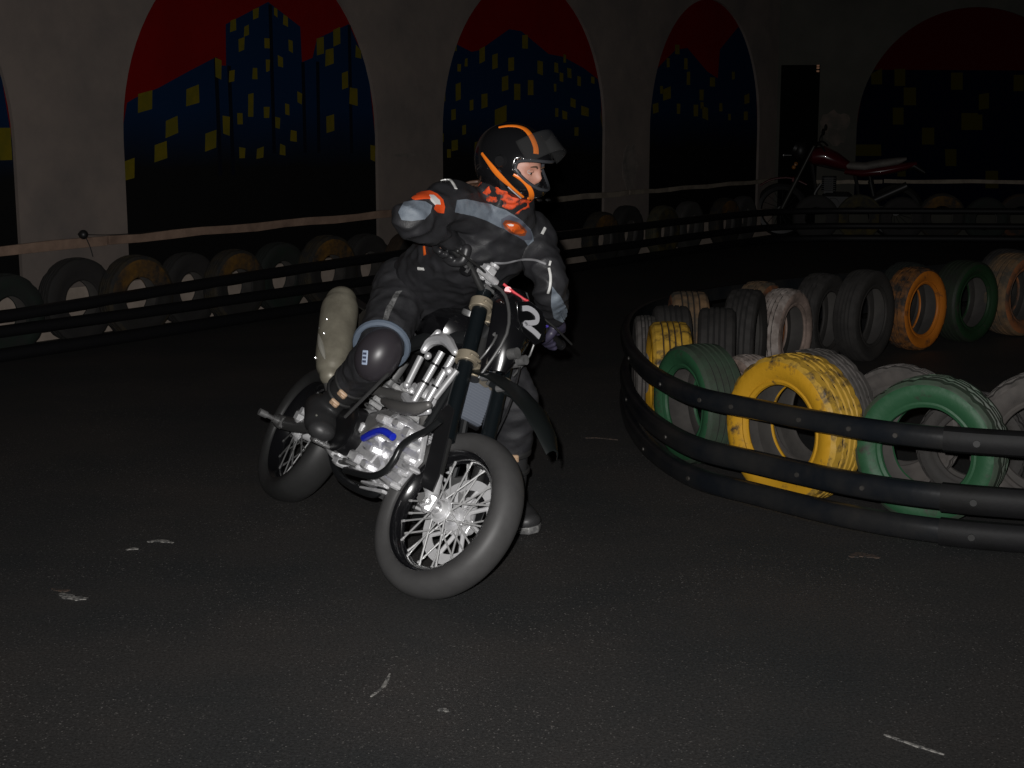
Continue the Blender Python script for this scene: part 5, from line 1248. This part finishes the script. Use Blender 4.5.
strip(hb_full, [(513.5, 174.5), (521, 179), (528, 186), (531.5, 194), (530, 202)], lambda t: .010 + .013 * t, 'stripe', so, hm)
strip(hb_full, [(508, 186.5), (514, 192), (521, 198)], .003, 'pinstripe', mat('pin_grey', (.45, .45, .47), .3), hm)
strip(hb_full, [(517, 174.5), (524, 178), (530, 184)], .006, 'pinstripe', mat('pin_grey', (.45, .45, .47), .3), hm)
m = MB(); m.box(headc + HM @ V3(.148, -.035, -.07), (.012, .03, .008), HM, bev=.003); m.box(headc + HM @ V3(.148, .035, -.07), (.012, .03, .008), HM, bev=.003); m.build('chin_vent', mat('vent_black', (.01, .01, .01), .4), hm)

# ------------------------------------------------------------------ the parked motorcycle by the right wall
PM = Matrix.Translation(RA + RU * .06 + RN * .36) @ Matrix.Rotation(ang + math.pi - .16, 4, 'Z') @ Matrix.Rotation(math.radians(-4), 4, 'X') @ Matrix.Scale(1.07, 4)
pk = empty('parked_motorcycle', PM); tag(pk, 'dark red motorcycle with a pale seat parked at the far wall behind the barrier', 'motorcycle')
pblack = mat('parked_black', (.008, .008, .008), .5); pred = mat('parked_red', (.075, .004, .008), .25, coat=.7); pseat = mat('parked_seat', (.20, .185, .165), .7, col2=(.14, .13, .12), scale=6); psil = mat('parked_silver', (.03, .03, .03), .4, .4); porange = mat('parked_orange', (.12, .02, .02), .5)
PW = 1.36
for nm, cx in (('front_wheel', 0), ('rear_wheel', -PW)):
    m = MB(); c = Vector((cx, 0, .33)); m.lathe([(.25, -.045), (.29, -.055), (.32, -.035), (.33, 0), (.32, .035), (.29, .055), (.25, .045), (.255, 0)], c, (0, 1, 0), n=40); w_ = m.build(nm, pblack, pk)
    m = MB(); m.lathe([(.25, -.04), (.25, .04), (.235, 0)], c, (0, 1, 0), n=40); m.build('rim', psil, w_)
    m = MB(); m.cyl(c - Vector((0, .06, 0)), c + Vector((0, .06, 0)), .05); m.build('hub', psil, w_)
    for k in range(16):
        a = 2 * math.pi * k / 16; m = MB(); s = 1 if k % 2 else -1; m.cyl(c + Vector((math.cos(a + .4) * .045, s * .045, math.sin(a + .4) * .045)), c + Vector((math.cos(a) * .245, 0, math.sin(a) * .245)), .003, n=5); m.build('spoke', psil, w_)
pf = lambda t, y=0, f=0: Vector((-t * .43 + f * .9, y, .33 + t * .9 + f * .43))
for s in (-1, 1):
    m = MB(); m.cyl(pf(0, s * .09), pf(.45, s * .09), .028); m.cyl(pf(.45, s * .09), pf(.86, s * .09), .02); m.build('fork_tube', mat('parked_fork', (.05, .05, .045), .4, .5), pk)
m = MB(); m.tube([Vector((-.30, 0, .64)), Vector((-.10, 0, .72)), Vector((.12, 0, .70)), Vector((.27, 0, .62))], .05, n=10, flat=.3, ref=(0, 0, 1)); m.build('front_fender', pred, pk)
m = MB(); m.box(pf(.40, 0, .04), (.03, .2, .06), bev=.01); m.build('fork_brace', porange, pk)
m = MB(); m.ball(pf(.74, 0, .12), (.09, .10, .11)); m.cyl(pf(.74, 0, .17), pf(.74, 0, .21), .085, n=24); m.build('headlight', pblack, pk)
m = MB(); m.tube([pf(.9, -.36, -.14), pf(.93, -.22, -.06), pf(.88, -.05, .0), pf(.88, .05, .0), pf(.93, .22, -.06), pf(.9, .36, -.14)], .012, n=8); h_ = m.build('handlebar', pblack, pk)
for s in (-1, 1):
    m = MB(); m.tube([pf(.92, s * .24, -.06), pf(1.0, s * .30, -.02), pf(1.06, s * .33, -.02)], .006, n=6); m.ball(pf(1.09, s * .33, -.02), (.02, .06, .04)); m.build('mirror', pblack, h_)
    m = MB(); m.cyl(pf(.55, s * .1, .1), pf(.55, s * .18, .1), .012); m.ball(pf(.55, s * .2, .1), .025); m.build('indicator', mat('parked_amber', (.3, .12, .02), .4), pk)
def ploft(rows, mt, nm, par=pk):
    m = MB(); R = []
    for x, z, wy, h in rows: R.append([Vector((x, math.cos(a) * wy, z + math.sin(a) * h)) for a in [2 * math.pi * k / 20 for k in range(20)]])
    m.rings(R); return m.build(nm, mt, par)
ploft([(-.30, .97, .06, .04), (-.36, .98, .13, .10), (-.50, .99, .155, .12), (-.66, .93, .13, .10), (-.80, .87, .09, .05)], pred, 'fuel_tank')
ploft([(-.68, .90, .05, .02), (-.78, .875, .11, .045), (-.98, .865, .13, .05), (-1.15, .90, .13, .05), (-1.36, .93, .11, .045), (-1.46, .96, .05, .02)], pseat, 'seat')
ploft([(-.74, .80, .05, .03), (-.95, .79, .12, .055), (-1.2, .82, .12, .06), (-1.45, .87, .09, .05), (-1.58, .90, .05, .03)], pred, 'side_panel')
ploft([(-1.40, .86, .07, .04), (-1.55, .88, .06, .05), (-1.68, .80, .05, .03)], pblack, 'tail')
m = MB(); m.tube([Vector((-.34, 0, .95)), Vector((-.40, 0, .60)), Vector((-.44, 0, .34)), Vector((-.75, 0, .30)), Vector((-.92, 0, .42)), Vector((-.86, 0, .78))], .022, n=8); m.tube([Vector((-.36, 0, .90)), Vector((-.9, 0, .80)), Vector((-1.4, 0, .84))], .02, n=8); m.build('frame', pblack, pk)
m = MB(); m.box((-.66, 0, .44), (.36, .22, .22), bev=.04); m.cyl((-.62, -.11, .42), (-.62, -.15, .42), .075); m.cyl((-.62, .11, .42), (-.62, .15, .42), .075); en = m.build('engine', mat('parked_engine', (.02, .02, .02), .5, .3), pk)
m = MB()
for k in range(7): m.box((-.56, 0, .58 + .025 * k), (.17, .19, .012), bev=.003)
m.box((-.56, 0, .64), (.11, .12, .2)); m.build('cylinder', pblack, en)
m = MB(); m.tube([Vector((-.47, .08, .66)), Vector((-.40, .12, .50)), Vector((-.60, .15, .34)), Vector((-.95, .16, .38)), Vector((-1.05, .17, .46))], .02, n=8); m.cyl((-1.0, .17, .43), (-1.48, .18, .66), .045, .05); m.build('exhaust', psil, pk)
m = MB()
for s in (-1, 1): m.tube([Vector((-.9, s * .09, .40)), Vector((-1.1, s * .09, .38)), Vector((-PW - .03, s * .09, .33))], .02, n=8); m.cyl((-1.12, s * .10, .42), (-1.04, s * .11, .76), .018); m.cyl((-1.10, s * .10, .50), (-1.05, s * .11, .70), .03)
m.build('swingarm', pblack, pk)
m = MB(); m.cyl((-.72, .12, .30), (-.78, .28, .01), .012); m.build('side_stand', pblack, pk)
# ------------------------------------------------------------------ scuffs of white paint on the asphalt
wp = mat('white_scuff', (.30, .29, .27), .8, col2=(.05, .05, .05), scale=60, thr=(.42, .56))
bp_ = mat('brown_scuff', (.09, .06, .045), .8, col2=(.02, .02, .02), scale=60, thr=(.42, .56))
def scuff(pts, wd, label, mt, seed=0):
    rnd = random.Random(seed); P = spline([ground(u, v, .0) for u, v in pts], 5); A_ = []; B_ = []
    for i, p in enumerate(P):
        d = (P[min(i + 1, len(P) - 1)] - P[max(i - 1, 0)]).normalized(); n_ = Vector((-d.y, d.x, 0)); q = wd * (.25 + .75 * math.sin(math.pi * (i + .5) / len(P))) * rnd.uniform(.55, 1.3)
        A_.append(p + n_ * q); B_.append(p - n_ * q)
    m = MB(); m.prism(A_ + B_[::-1], (0, 0, .0025)); o = m.build('paint_scuff', mt, smooth=False); tag(o, label, 'paint scuff'); return o
scuff([(147, 542), (160, 541), (173, 543)], .014, 'white paint chip, upper of the two small flecks below the rear wheel on the left', wp, 1)
scuff([(126, 550), (133, 549), (139, 549)], .011, 'tiny white paint fleck left of the upper chip on the left floor', wp, 2)
scuff([(60, 594), (72, 598), (87, 599)], .022, 'brightest white paint streak on the floor at the left', wp, 3)
scuff([(52, 589), (62, 591), (70, 590)], .012, 'brown smear just above the brightest white streak', bp_, 4)
scuff([(390, 674), (384, 686), (371, 697)], .005, 'thin curved scratch on the floor below the front wheel', wp, 5)
scuff([(585, 438), (600, 438), (618, 440)], .012, 'faint white scratch on the floor left of the rubber rails', bp_, 6)
scuff([(850, 557), (862, 555), (880, 558)], .03, 'faint dusty smear on the floor below the rail sleeves', bp_, 7)
scuff([(884, 735), (910, 744), (944, 755)], .006, 'long thin scratch on the floor at the lower right', wp, 8)
scuff([(438, 711), (443, 710), (448, 712)], .009, 'tiny pale fleck on the floor near the bottom edge', wp, 9)
